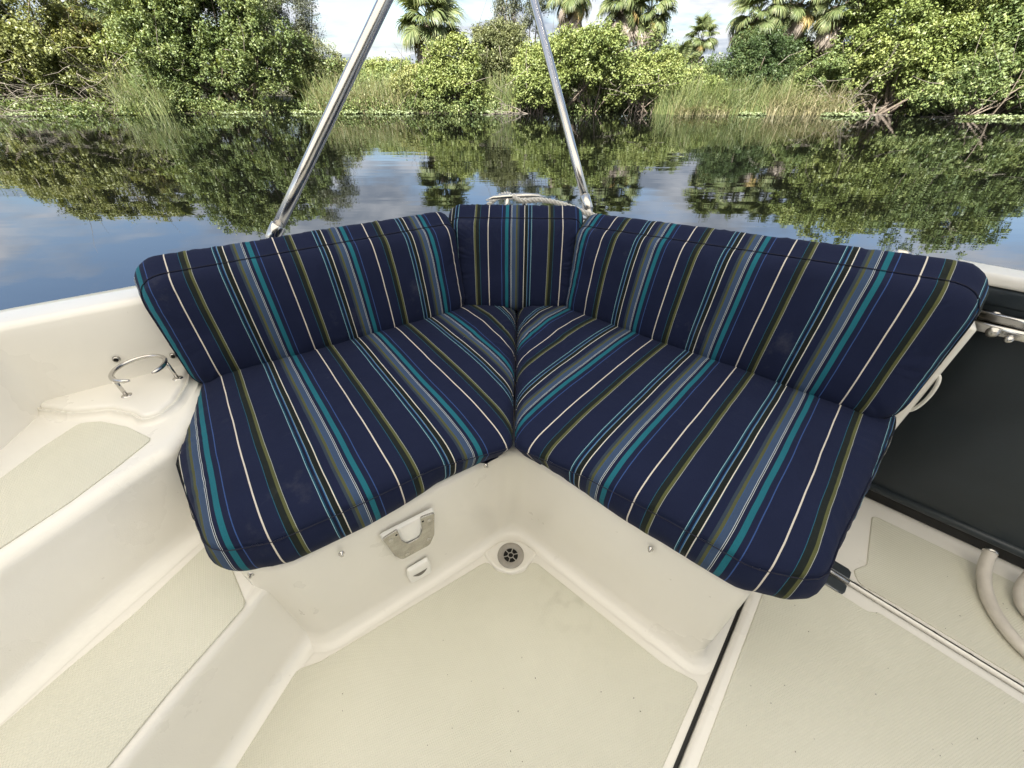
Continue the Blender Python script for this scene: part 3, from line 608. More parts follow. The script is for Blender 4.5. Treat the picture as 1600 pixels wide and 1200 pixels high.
floats('floating plants left of and behind the left steel tube', -12.6, 30.6, 1.5, .4, 120, 4)
floats('broad raft of floating plants below the pale reed bed', -8.6, 30.4, 2.3, .55, 280, 5)
floats('short strip of floating plants beneath the olive tree', -1.3, 30.6, 1.0, .3, 70, 6)
floats('pale floating plants left of the arching straw grass', 14.9, 29.2, .6, .25, 45, 7)
floats('pale floating plants right of the arching straw grass', 20.2, 28.4, 1.2, .4, 120, 8)
floats('raft of floating plants at the right picture edge', 27.8, 26.3, 2.4, .5, 240, 9)

# ------------------------------------------------------------------ the boat: floor
fl = [(-1.3, -1.6), (1.9, -1.6), (2.78, -.45), (1.36, .97), (.11, 1.75), (-1.3, .85)]
cf = obj('cockpit_floor', [(x, y, 0) for x, y in fl], [tuple(range(len(fl)))], GEL, smooth=False); tag(cf, kind='structure')
# non-skid of the main sole, notched round the drain
main = [(-.93, -.75), (-.618, .125), (-.556, .318, .02), (-.50, .338, .03), (-.098, .593, .012), (-.078, .603, .02), (-.045, .572, .03), (.0, .560, .03), (.038, .570, .03), (.062, .603, .02), (.082, .595, .012),
        (.395, .331, .04), (.452, .302, .03), (.474, .290, .015), (.330, .133), (-.12, -.36), (-.45, -.75)]
slab('nonskid_panel', main, .0005, .0035, NONSKID, cf)
# hatch to the right of the slot
EH = np.array([.669, .743]); ET = np.array([.700, -.714]); A0 = np.array([.357, .133]); T0 = np.array([.985, .548])
def ht(a, b): return tuple(A0 + EH * a + np.array([.743, -.669]) * b)
hatch = empty('floor_hatch', (0, 0, 0), 0, 'large cream floor hatch with woven non-skid right of the dark slot', 'hatch')
ho = [ht(-.9, .006), ht(.735, .006) + (.01,), tuple(T0 - ET * .12 - np.array([.714, .700]) * .004), tuple(T0 + ET * 1.1 - np.array([.714, .7]) * .004), ht(-.9, 1.2)]
slab('hatch_panel', ho, .001, .020, GEL, hatch, .006)
hn = [ht(-.85, .034), ht(.72, .034) + (.015,), tuple(T0 - ET * .10 - np.array([.714, .700]) * .036), tuple(T0 - ET * .035 - np.array([.714, .700]) * .055) + (.01,), tuple(T0 + ET * .085 - np.array([.714, .700]) * .055) + (.015,), tuple(T0 + ET * .105 - np.array([.714, .7]) * .036) + (.015,), tuple(T0 + ET * 1.05 - np.array([.714, .7]) * .036), ht(-.85, 1.15)]
slab('nonskid_panel', hn, .0202, .0228, NONSKID, hatch)
gs = MB(); gp = [ht(-.9, -.003), ht(.7, -.003), ht(.7, .0055), ht(-.9, .0055)]
gs.loft([[(x, y, .0006) for x, y in gp], [(x, y, .002) for x, y in gp]], True, False, True); gs.obj('slot_shade_strip', BLACK, hatch, False)  # black strip laid on the floor stands in for the slot's shade
# track and far panel
def tk(s, o): return tuple(T0 + ET * s + np.array([.714, .700]) * o)
trk = empty('floor_track', (0, 0, 0), 0, 'narrow cream floor channel with dark groove running from the black hinge to the right edge', 'track')
for o0, o1, z in ((.002, .024, .0205),):
    slab('rail', [tk(.0, o0), tk(1.1, o0), tk(1.1, o1), tk(.0, o1)], .0008, z, GEL, trk, .005)
gp = [tk(-.02, -.0038), tk(1.1, -.0038), tk(1.1, .0018), tk(-.02, .0018)]
MB().loft([[(x, y, .0006) for x, y in gp], [(x, y, .0022) for x, y in gp]], True, False, True).obj('groove', BLACK, trk, False)
p2 = [(1.262, .770, .02), (1.115, .592, .012), (1.062, .577, .02), (1.050, .536, .02), tk(.16, .045) + (.02,), tk(1.1, .045), (2.0, .09), (1.545, .520)]
slab('nonskid_panel', p2, .0005, .0035, NONSKID, cf)

# ------------------------------------------------------------------ the boat: moulded hull liner
boat = empty('boat_hull', (0, 0, 0), 0, 'cream moulded fibreglass boat cockpit with stepped side and corner seat base', 'boat')
# corner seat base
base = [(-.605, .405, .06), L(-.205, .602) + (.08,), (.005, .742, .085), R(.158, .572) + (.025,), (.591, .460), (.80, .66), (1.02, .752, .03), R(.27, 1.30), R(-.80, 1.30), L(.70, 1.31), (-.97, .98), (-.83, .66, .05), (-.71, .53)]
block_mb(base, .001, .380, .022, .005, .038).obj('seat_base', GEL, boat)
# step one
e1 = [(-.70, .02), (-.668, .115), (-.628, .245), (-.578, .375), (-.52, .52), (-.60, .80), (-.95, .80), (-1.3, .5), (-1.3, -1.3), (-1.1, -1.3)]
st1 = block_mb([(x, y, .05) for x, y in e1], .001, .28, .03, .012, .04, .015).obj('lower_step', GEL, boat)
m1 = [(-.83, -.35), (-.70, .07), (-.655, .21), (-.592, .365, .02), (-.66, .435), (-.735, .512, .015), (-.765, .512, .02), (-.828, .345), (-.886, .24), (-.93, .15), (-1.10, -.35)]
slab('nonskid_panel', m1, .2803, .2833, NONSKID, st1)
# step two, whose rim runs back along the seat
e2 = [(-1.10, -.05), (-1.0, .2), (-.945, .345), (-.905, .435), (-.862, .54), (-.822, .625), (-.826, .69), (-.840, .755), (-.880, .845), (-1.0, 1.03), (-1.3, .9), (-1.32, -1.3), (-1.6, -1.3), (-1.6, -.9)]
e2 = [(-1.55, -1.0), (-1.0, .2), (-.945, .345), (-.905, .435), (-.862, .54), (-.822, .625), (-.826, .69), (-.840, .755), (-.880, .845), (-1.0, 1.03), (-1.35, .9), (-1.7, -.9)]
st2 = block_mb([(x, y, .06) for x, y in e2], .2805, .50, .032, .035, .045, .012).obj('upper_step', GEL, boat)
m2 = [(-1.142, .30), (-1.140, .53), (-1.134, .63), (-1.118, .716, .02), (-1.068, .722), (-.985, .702), (-.890, .660, .012), (-.925, .55), (-.967, .44), (-1.01, .34), (-1.12, .08), (-1.30, -.3), (-1.40, -.3), (-1.25, .1)]
m2 = [(-1.140, .53), (-1.134, .63), (-1.118, .716, .02), (-1.068, .722), (-.985, .702), (-.890, .660, .012), (-.908, .565), (-.930, .48), (-.968, .385), (-1.01, .28), (-1.09, .08), (-1.142, .08)]
slab('nonskid_panel', m2, .5003, .5033, NONSKID, st2)
sh = [(-1.26, .76, .02), (-1.145, .742, .04), (-1.06, .757, .05), (-.985, .738, .04), (-.945, .716, .03), (-.920, .735, .03), (-.912, .785, .03), (-.935, .86, .03), (-.98, .95), (-1.05, .96), (-1.26, .86)]
block_mb(sh, .4990, .524, .012, .006, .018, .008).obj('cup_shelf', GEL, boat)
# coaming: inner wall + gunwale cap, swept along the hull edge (left quarter, stern corner, right quarter)
path = [(-1.185, -1.5), (-1.19, .0), (-1.20, .55), (-1.215, .69), (-1.23, .76), (-1.20, .795)]
inner = [(-1.19, -1.5, 0), (-1.205, .52, .05), L(-.645, 1.325) + (.03,), L(.70, 1.325) + (.12,), R(-.83, 1.32) + (.12,), R(.34, 1.32)]
def poly_open(pts):
    P = fillet([pts[0][:2] + (0,)] + pts[1:-1] + [pts[-1][:2] + (0,)]); return P
P = poly_open(inner); d = np.linalg.norm(np.diff(P, axis=0), axis=1); s = np.concatenate([[0], np.cumsum(d)]); t = np.arange(0, s[-1], .02)
P = np.stack([np.interp(t, s, P[:, 0]), np.interp(t, s, P[:, 1])], 1)
tg = np.gradient(P, axis=0); tg /= np.linalg.norm(tg, axis=1, keepdims=True); nn = np.stack([-tg[:, 1], tg[:, 0]], 1)
for _ in range(3): nn[1:-1] = nn[:-2] + 2 * nn[1:-1] + nn[2:]; nn /= np.linalg.norm(nn, axis=1, keepdims=True)
zt = .735 + .035 * np.clip((P[:, 0] + .6) / 1.2, 0, 1)
prof = [(0, -.47), (.004, -.18), (.010, -.09), (.015, -.035), (.018, -.016), (.024, -.006), (.034, -.001), (.044, 0.0), (.10, .001), (.132, -.001), (.144, -.008), (.150, -.03), (.152, -.20), (.12, -1.5)]
rings = [np.column_stack([P + nn * o, zt + z]) for o, z in prof]
MB().loft(rings, closed=False).obj('coaming', GEL, boat)
# aft corner deck behind the corner cushion
dk = [L(.62, 1.40), L(.80, 1.455) + (.05,), (.105, 1.765, .10), R(-.85, 1.455) + (.05,), R(-.72, 1.40), (.03, 1.57)]
block_mb(dk, .70, .775, .015, 0, 0, .02).obj('aft_deck', GEL, boat)
# unseen panels added behind the viewer: dark ones block light, cream one bounces it
bk = MB(); bk.box((-2.1, -1.62, -.02), (-.55, -1.55, 2.2)); bk.box((.75, -1.62, -.02), (2.5, -1.55, 2.2)); bk.box((-.55, -1.62, 1.95), (.75, -1.55, 2.2)); bk.obj('unseen_light_block', DARK, boat, False)
MB().box((-2.1, -1.548, -.02), (2.5, -1.53, 1.0)).obj('unseen_bounce_panel', GEL, boat, False)
MB().box((-.55, -1.60, .0), (.75, -1.57, 1.95)).obj('unseen_door_block', DARK, boat, False)
# screws along the seat base
for u, n, z, U in ((-.09, .592, .338, 'L'), (.30, .598, .392, 'L'), (-.045, .562, .338, 'R')):
    x, y = (L if U == 'L' else R)(u, n); ang = 32.5 if U == 'L' else -39.5
    M = Matrix.Translation((x, y, z)) @ Matrix.Rotation(rad(ang), 4, 'Z') @ Matrix.Rotation(rad(90), 4, 'X')
    MB().lathe([(.0001, .006), (.0028, .006), (.0035, .0045), (.0038, .0), (.0065, -.001), (.007, -.004)], 14).obj('snap_stud', CHROME, boat, True, M)
x, y = L(-.275, .605)
MB().lathe([(.0001, .006), (.0028, .006), (.0038, .0), (.0065, -.001), (.007, -.004)], 14).obj('snap_stud', CHROME, boat, True, Matrix.Translation((-.574, .400, .345)) @ Matrix.Rotation(rad(10), 4, 'Z') @ Matrix.Rotation(rad(90), 4, 'X'))
for p in ((-1.096, .876, .590), (-.997, .937, .560)):
    M = Matrix.Translation(p) @ Matrix.Rotation(rad(32.5), 4, 'Z') @ Matrix.Rotation(rad(90), 4, 'X')
    s_ = MB().lathe([(.0001, .001), (.0042, .001), (.0048, .004), (.0072, .0035), (.0085, .001), (.009, -.004)], 16).obj('snap_stud', STEEL, boat, True, M)
    MB().lathe([(.0001, .0046), (.0052, .0046)], 14).obj('stud_hole', HOLE, s_)

# ------------------------------------------------------------------ cushions
def cushion(name, label, group, outline, M, mat, t, seg, crown=.035, D=.17, bulge=.007, seed=0, tuck=.028, rise=0.0, edge=.024, edge_w=.055, tip=None):
    """outline: local (a,b) closed points; t = boxing height; seg = medial segment. Local +c faces out of the main panel."""
    P = resample(ccw(outline), n=260); n = normals(P); s0, s1 = np.array(seg[0]), np.array(seg[1]); ax = s1 - s0
    q = np.clip(((P - s0) @ ax) / (ax @ ax), 0, 1)
    for _ in range(25): q = (np.roll(q, 1) + q + np.roll(q, -1)) / 3
    m = s0 + q[:, None] * ax; dist = np.linalg.norm(P - m, axis=1)
    root = empty(name, (0, 0, 0), 0, label, 'cushion', group); root.matrix_world = M
    r = np.random.default_rng(seed); ph = r.uniform(0, 6.28, 6)
    arc = np.arange(len(P)) / len(P) * 2 * math.pi
    puck = sum(np.sin(arc * k + p) for k, p in zip((23, 37, 51, 66, 83, 97), ph)) / 3.0
    def ring(off, c, amp=0.0):
        o = off + amp * puck * .0010
        X = P + n * o[:, None] if hasattr(o, '__len__') else P + n * o
        return np.column_stack([X, np.full(len(P), c)])
    wob = np.array([noise.noise(Vector((a * 5, b * 5, seed))) for a, b in P]) * .003
    bg_ = bulge + rise * np.clip(n[:, 1], 0, 1) ** 2      # a stood-up cushion swells along its top edge
    tipw = np.exp(-(np.linalg.norm(P - np.array(tip), axis=1) / .20) ** 2) if tip is not None else np.zeros(len(P))
    bg_ = bg_ * (1 - tipw)
    bx = [ring(wob * 0 - tuck - .03 - .055 * tipw, 0.0)]
    for k in range(0, 13):
        q = k / 13; z = .001 + (t - .005) * q
        o_ = wob * math.sin(math.pi * q) + bg_ * math.sin(math.pi * min(1, q * .92 + .08)) - tuck * max(0, 1 - q / .62) ** 1.6 - .055 * tipw * (1 - q)
        bx.append(ring(o_, z, 1.2 * math.sin(math.pi * q)))
    bx += [ring(wob * 0 + .0006, t - .003), ring(wob * 0 - .0008, t - .0012), ring(wob * 0 - .003, t - .0005)]
    MB().loft(bx, True, True, False).obj('boxing_band', mat, root)
    # piping seam
    sp = np.column_stack([P + n * .0002, np.full(len(P), t + .0002)])
    MB().tube(list(sp[::2]), .0010, 5, False, True).obj('seam', SEAM, root)
    rings = []
    for tau in [0.0, .005, .012, .03, .055, .085, .12, .16, .21, .27, .33, .4, .48, .57, .67, .78, .9, 1.0]:
        p = P + (m - P) * tau + n * (-.003 * (1 - tau)); dd = dist * tau
        z = t - .0005 + edge * np.sqrt(1 - np.clip(1 - dd / edge_w, 0, 1) ** 2) + crown * (1 - np.clip(1 - dd / D, 0, 1) ** 2)
        z = z + .0017 * puck * np.exp(-dd / .022) * np.minimum(1, dd / .004)
        z = z + np.array([  .0048 * noise.noise(Vector((a * 4.2, b * 4.2, seed * 3))) + .0016 * noise.noise(Vector((a * 13, b * 13, seed))) for a, b in p]) * np.minimum(1, dd / .05)
        z = z + .0016 * puck * np.exp(-((dd - .035) / .03) ** 2) * (np.abs(puck) > .55)
        rings.append(np.column_stack([p, z]))
    mb = MB(); mb.loft(rings)
    # close along the medial line with a strip of pairs (outline is star-like about it)
    mb.obj('top_panel', mat, root)
    return root
SEAM = simple('seam_thread', (0.010, 0.011, 0.026), 0.9)
PER = .2605
# seat cushions: local X follows the stripes' repeat
def seat_frame(deg, org):
    return Matrix.Translation((org[0], org[1], .379)) @ Matrix.Rotation(rad(deg), 4, 'Z')
def to_local(pts, deg, org):
    c, s = math.cos(rad(deg)), math.sin(rad(deg)); out = []
    for p in pts:
        x, y = p[0] - org[0], p[1] - org[1]; out.append((c * x + s * y, -s * x + c * y) + tuple(p[2:]))
    return out
bL = np.array([-.900, .869]); bR = np.array([.216, 1.318])
left_out = [(.001, .652, .020), (-.178, .587), (-.335, .482), (-.47, .402, .06), (-.585, .375, .085), (-.705, .497, .10), (-.802, .60, .06), (-.868, .76, .05), (-.965, .99, .04), (-.60, 1.20), (-.16, 1.47, .03), (.012, 1.43, .03), (.014, 1.30)]
F_L = fabric_mat('fabric_seat_left', PER, .056, wander=.002)
lo = to_local(left_out, 37.0, bL)
cushion('seat_cushion', 'striped navy seat cushion left of the crease, next to the steps', 'striped seat cushions', fillet(lo), seat_frame(37.0, bL), F_L, .101,
        (to_local([(-.62, .72)], 37.0, bL)[0], to_local([(-.16, 1.10)], 37.0, bL)[0]), .024, .24, .012, seed=1, tuck=.016, tip=to_local([(.0, .645)], 37.0, bL)[0][:2])
right_out = [(.006, .652, .020), (.022, 1.30), (.022, 1.43, .03), (.22, 1.45, .03), (.62, 1.14), (1.06, .78, .04), (1.0, .712, .05), (.735, .475), (.655, .405, .07), (.57, .320, .08), (.45, .350, .06), (.327, .447), (.171, .557)]
F_R = fabric_mat('fabric_seat_right', PER, .076, wander=.002)
ro = to_local(right_out, -43.0, bR)
cushion('seat_cushion', 'striped navy seat cushion right of the crease, next to the floor hatch', 'striped seat cushions', fillet(ro), seat_frame(-43.0, bR), F_R, .101,
        (to_local([(.20, 1.08)], -43.0, bR)[0], to_local([(.65, .72)], -43.0, bR)[0]), .024, .24, .012, seed=2, tuck=.016, tip=to_local([(.0, .645)], -43.0, bR)[0][:2])
# back cushions stand on edge, leaning back 12 degrees: local X along, Y up the face, Z out of the face
def back_frame(deg, org, z, tilt=12, thick=.125):
    u = Vector((math.cos(rad(deg)), math.sin(rad(deg)), 0)); nb = Vector((-math.sin(rad(deg)), math.cos(rad(deg)), 0))
    up = nb * math.sin(rad(tilt)) + Vector((0, 0, 1)) * math.cos(rad(tilt)); out = u.cross(up)
    o = Vector((org[0], org[1], z)) - out * thick
    M = Matrix((( u.x, up.x, out.x, o.x), (u.y, up.y, out.y, o.y), (u.z, up.z, out.z, o.z), (0, 0, 0, 1))); return M
def back(label, deg, org, W, h0, h1, phase, flip, seed, x0=0.0, taper=.0, crown=.018, rl=.04, rr=.04):
    hh = min(h0, h1); o = [(x0 + .004, -.006, .055), (W - .004, -.006, .085), (W + taper, h1 + .004, rr), (x0 - .012, h0 + .004, rl)]
    m = fabric_mat('fabric_back', PER, phase, flip)
    cushion('back_cushion', label, 'striped back cushions', fillet(o, 10), back_frame(deg, org, .498), m, .115, ((x0 + hh * .5, hh * .5), (W - hh * .5, hh * .5)) if W > .5 else ((W * .5 - .03, hh * .5), (W * .5 + .03, hh * .5)), crown, .14, .012, seed, .02, .030, .024, .045)
back('long striped back cushion at left, above the steps end', 32.5, bL, .874, .312, .312, .056, False, 3, -.016, rl=.075)
back('longest striped back cushion at right, beside the dark panel', -39.5, bR, .978, .305, .362, .074, False, 4, -.030, .004, rr=.080)
back('short striped corner back cushion between the two long ones', -2.0, (-.170, 1.352), .415, .322, .322, .085, True, 5, -.045)

# ------------------------------------------------------------------ steel tubes and canopy
def post(label, a, b, top, r):
    a, b = np.array(a), np.array(b); d = (b - a) / np.linalg.norm(b - a); e = a + d * ((top - a[2]) / d[2])
    root = empty('canopy_post', tuple(a), 0, label, 'post', 'stainless canopy posts')
    pts = [d * k * np.linalg.norm(e - a) / 8 for k in range(9)]
    MB().tube(pts, r, 20).obj('tube', CHROME, root)
    MB().tube([d * -.0205, d * -.020, d * -.019, d * .033, d * .034, d * .0345], [r, r + .003, r + .004, r + .004, r + .003, r], 24).obj('collar', CHROME, root)
    MB().tube([d * -.075, d * -.03, d * -.003], r * .92, 16).obj('deck_socket', STEEL, root)
    return e
ea = post('stainless tube leaning right from the left gunwale', (-.755, 1.252, .812), (-.352, 1.448, 1.35), 2.23, .0172)
eb = post('stainless tube leaning left from the stern corner', (.292, 1.605, .815), (.090, 2.07, 1.417), 2.23, .0158)
can = empty('boat_canopy', (0, 0, 2.25), 0, 'cream canopy stretched over the cockpit', 'canopy')
V = []; F = []
gx, gy = 14, 14
for j in range(gy + 1):
    for i in range(gx + 1):
        x = -2.3 + 4.6 * i / gx; y = -3.2 + 4.6 * j / gy; V.append((x, y, .12 * (1 - (x / 2.3) ** 2) - .02 * math.sin(j * 1.3)))
for j in range(gy):
    for i in range(gx): k = j * (gx + 1) + i; F.append((k, k + 1, k + gx + 2, k + gx + 1))
obj('canvas', V, F, CANVAS, can)
fr = MB(); fr.tube([(-2.3, 1.4, 0), (0, 1.4, .1), (2.3, 1.4, 0)], .016, 10); fr.tube([(-.3, 1.4, .08), (ea[0], ea[1], -.02), (eb[0], eb[1], -.02), (.4, 1.4, .08)], .016, 10); fr.obj('frame', CHROME, can)

# ------------------------------------------------------------------ cleat and mooring line
cl = empty('mooring_cleat', (.015, 1.635, .786), rad(10), 'stainless mooring cleat behind the corner cushion', 'cleat')
MB().tube([(-.118, 0, .042), (-.09, 0, .050), (-.04, 0, .052), (.04, 0, .052), (.09, 0, .050), (.118, 0, .042)], [.004, .008, .011, .011, .008, .004], 12).obj('horn', CHROME, cl)
for sx in (-.035, .035): MB().tube([(sx * 1.2, 0, 0), (sx, 0, .02), (sx, 0, .05)], [.016, .011, .010], 12).obj('cleat_leg', CHROME, cl)
MB().box((-.06, -.02, -.001), (.06, .02, .004)).obj('cleat_base', CHROME, cl)
def rope(label, pts, r):
    pts = np.array(pts, float); d = np.linalg.norm(np.diff(pts, axis=0), axis=1); s = np.concatenate([[0], np.cumsum(d)]); t = np.arange(0, s[-1], .004)
    Q = np.stack([np.interp(t, s, pts[:, k]) for k in range(3)], 1)
    for _ in range(30): Q[1:-1] = (Q[:-2] + Q[1:-1] + Q[2:]) / 3
    tg = np.gradient(Q, axis=0); tg /= np.linalg.norm(tg, axis=1, keepdims=True)
    a = np.cross(tg, [0, 0, 1.0]); a /= (np.linalg.norm(a, axis=1, keepdims=True) + 1e-6); b = np.cross(tg, a)
    root = empty('mooring_rope', tuple(pts[0]), 0, label, 'rope')
    for k in range(3):
        ph = t / .048 * 2 * math.pi + k * 2.094
        MB().tube(list(Q + (a * np.cos(ph)[:, None] + b * np.sin(ph)[:, None]) * r * .60 - pts[0]), r * .50, 7).obj('strand', ROPE, root)
rope('white twisted rope wrapped over the cleat and trailing right', [(-.10, 1.70, .79), (-.055, 1.69, .825), (-.022, 1.655, .846), (.012, 1.62, .838), (.035, 1.60, .826), (.09, 1.61, .832), (.15, 1.60, .829), (.215, 1.575, .818), (.27, 1.55, .802), (.36, 1.50, .785)], .0088)

# ------------------------------------------------------------------ cup holder
ch = empty('cup_holder', (-1.003, .836, .522), 0, 'polished steel open ring drink holder on two posts at left', 'cup holder')
ga = math.atan2(-.052, .046); pts = [(.058 * math.cos(ga + q), .058 * math.sin(ga + q), .068) for q in np.linspace(.42, 2 * math.pi - .42, 44)]
MB().tube(pts, [.003, .0048] + [.0055] * 40 + [.0048, .003], 12).obj('ring', CHROME, ch)
for p in ((-.046, -.036), (.040, .041)):
    MB().tube([(p[0], p[1], .0), (p[0], p[1], .03), (p[0] * .98, p[1] * .98, .067)], .0045, 12).obj('leg', CHROME, ch)
    MB().lathe([(.0001, .004), (.009, .004), (.012, .0025), (.0128, 0)], 20, (p[0], p[1], 0)).obj('foot', CHROME, ch)

# ------------------------------------------------------------------ table bracket on the left seat base
def wallM(u, z, n=.602, deg=32.5):
    x, y = (L if deg > 0 else R)(u, n); return Matrix.Translation((x, y, z)) @ Matrix.Rotation(rad(deg), 4, 'Z') @ Matrix.Rotation(rad(90), 4, 'X')
br = empty('table_bracket', (0, 0, 0), 0, 'steel plate bracket with deep U notch on the left seat base', 'bracket'); br.matrix_world = wallM(.068, .262, .599) @ Matrix.Scale(1.09, 4)
po = [(-.062, .055, .008), (-.050, -.030, .010), (-.037, -.062, .014), (.036, -.062, .014), (.052, -.030, .010), (.064, .055, .008), (.030, .062, .004), (.027, .012, .012), (.016, -.010, .014), (-.014, -.010, .014), (-.024, .012, .012), (-.026, .062, .004)]
P = resample(ccw(fillet(po)), .003); n = normals(P)
MB().loft([np.column_stack([P + n * o, np.full(len(P), z)]) for o, z in ((0, .006), (0, .0095), (-.001, .0105), (-.002, .0105))], True, True, True).obj('plate', STEEL, br)
bo = [(-.064, .058, .008), (-.052, -.032, .010), (-.038, -.064, .014), (.038, -.064, .014), (.054, -.032, .010), (.066, .058, .008)]
P = resample(ccw(fillet(bo)), .004); n = normals(P)
MB().loft([np.column_stack([P + n * o, np.full(len(P), z)]) for o, z in ((.001, -.004), (0, .0045), (-.001, .0055))], True, False, True).obj('back_plate', WHITEP, br)
MB().loft([[(x * .022, -.004 + .06 * y, .0058 + .0030 * (1 - x * x)) for x in np.linspace(-1, 1, 9)] for y in np.linspace(0, 1, 4)], False).obj('socket_liner', WHITEP, br)
for x, y in ((-.046, .036), (.048, .036), (.036, -.036), (-.022, -.050)):
    MB().lathe([(.0001, .0118), (.0045, .0116), (.0058, .0106)], 14, (x, y, 0)).obj('screw', CHROME, br)
    
for x, y in ((-.031, .046), (.033, .046)):
    MB().lathe([(.0001, .0108), (.0028, .0108)], 12, (x, y, 0)).obj('pin_hole', HOLE, br)
# courtesy light below it
cv = empty('courtesy_light', (0, 0, 0), 0, 'small white louvred courtesy light below the steel bracket', 'light'); cv.matrix_world = wallM(.062, .080, .598) @ Matrix.Scale(1.10, 4)
P = resample(ccw(fillet([(-.029, -.030, .006), (.027, -.034, .006), (.031, .004, .03), (.027, .036, .006), (-.028, .032, .006), (-.032, .0, .03)])), .003); n = normals(P)
MB().loft([np.column_stack([P + n * o, np.full(len(P), z)]) for o, z in ((.001, -.004), (0, .004), (-.002, .006), (-.005, .0068))], True, False, True).obj('cover', WHITEP, cv)
a = np.linspace(-1, 1, 13)
sl = [(.020 * q, .004 - .016 * (1 - q * q), .0072) for q in a] + [(.020 * q, .0045 - .002 * (1 - q * q), .0072) for q in a[::-1]]
obj('slot', sl, [tuple(range(len(sl)))], SLOT, cv, False)

# ------------------------------------------------------------------ floor drain
dr = empty('floor_drain', (-.004, .622, .0), 0, 'round grey floor drain with spoked grate in the corner', 'drain')
pad = [(-.085, .008, .012), (-.035, .046, .03), (.035, .046, .03), (.083, .008, .012), (.045, -.038, .03), (0, -.056, .03), (-.047, -.038, .03)]
P = resample(ccw(fillet(pad)), .004); n = normals(P)
MB().loft([np.column_stack([P + n * o, np.full(len(P), z)]) for o, z in ((.004, .0006), (.002, .004), (-.001, .006), (-.005, .006), (-.008, .0042))], True, False, True).obj('pad', GEL, dr)
MB().lathe([(.0425, .004), (.042, .0068), (.038, .0085), (.026, .0082), (.0235, .0065), (.0230, .0046)], 36).obj('flange', PLASTIC, dr)
MB().lathe([(.0001, .0046), (.0236, .0046)], 30).obj('drain_hole', HOLE, dr)
g = MB(); g.lathe([(.0075, .0047), (.0075, .0070), (.0098, .0070), (.0098, .0047)], 20)
g.obj('grate_hub', PLASTIC, dr)
for k in range(6):
    a = k * math.pi / 3 + .25; c, s = math.cos(a), math.sin(a); w = .0013
    V = []
    for z in (.0047, .0068):
        V += [(c * .0095 + s * w, s * .0095 - c * w, z), (c * .0238 + s * w, s * .0238 - c * w, z), (c * .0238 - s * w, s * .0238 + c * w, z), (c * .0095 - s * w, s * .0095 + c * w, z)]
    obj('spoke', V, [(4, 5, 6, 7), (0, 1, 5, 4), (1, 2, 6, 5), (2, 3, 7, 6), (3, 0, 4, 7)], PLASTIC, dr, False)

# ------------------------------------------------------------------ dark boarding gate at right
GU = np.array([math.cos(rad(-41.2)), math.sin(rad(-41.2))]); GN = np.array([-GU[1], GU[0]]); G0 = np.array([1.300, .828])
gate = empty('boarding_gate', (G0[0], G0[1], 0), rad(-41.2), 'dark charcoal boarding gate panel beyond the right seat', 'gate')
def rbox(name, a, b, r, mat, parent, axis=0):
    x0, y0, z0 = a; x1, y1, z1 = b
    P = resample(ccw(fillet([(y0, z0, r), (y1, z0, r), (y1, z1, r), (y0, z1, r)], 4)), .006)
    V = [[(x, p[0], p[1]) for p in P] for x in (x0, x1)]
    return MB().loft(V, True, True, True).obj(name, mat, parent)
rbox('panel', (-.20, .0, .062), (1.4, .045, .775), .008, DARK, gate)
rbox('top_band', (-.20, -.004, .745), (1.4, .049, .790), .008, DARK, gate)
rbox('cap', (-.20, -.010, .7905), (1.4, .075, .822), .012, GEL, gate)
rbox('bottom_rail', (-.20, -.014, .050), (1.4, .03, .078), .012, DARK, gate)
rbox('kick_strip', (-.20, .004, .002), (1.4, .04, .050), .004, BLACK, gate)
lt = empty('gate_latch', tuple(G0 + GU * -.115) + (.705,), rad(-41.2), 'steel latch bar with bolt heads on the dark gate', 'latch')
rbox('bar', (-.035, -.030, -.022), (.30, -.006, .004), .004, CHROME, lt)
rbox('hasp', (.0, -.022, .0045), (.30, -.002, .030), .004, CHROME, lt)
for x in (.045,):
    M = Matrix.Translation((x, -.030, -.012)) @ Matrix.Rotation(rad(90), 4, 'X')
    MB().lathe([(.013, 0), (.013, .005), (.0095, .0055), (.0095, .013), (.0001, .0135)], 18).obj('bolt_head', STEEL, lt, True, M)
M = Matrix.Translation((.078, -.030, -.020)) @ Matrix.Rotation(rad(90), 4, 'X')
MB().lathe([(.010, 0), (.010, .004), (.008, .009), (.0045, .012), (.0001, .013)], 16).obj('domed_nut', CHROME, lt, True, M)
MB().lathe([(.0001, .0335), (.008, .0330), (.009, .030)], 14, (.03, -.012, 0)).obj('screw', STEEL, lt)
# white end post and catch of the seat back
rbox_parent = boat
ep = block_mb([R(.300, 1.30) + (.010,), R(.345, 1.30) + (.010,), R(.345, 1.42), R(.30, 1.42)], .385, .74, .01, .008, 0, .008).obj('seat_back_end', GEL, boat)
hk = MB(); hk.tube([tuple(np.array((*R(.343 + .015 * math.sin(q), 1.308 - .008 * math.sin(q)), .54 + .062 * math.cos(q)))) for q in np.linspace(0, math.pi, 17)], .0045, 10); hk.obj('grab_loop', GEL, boat)
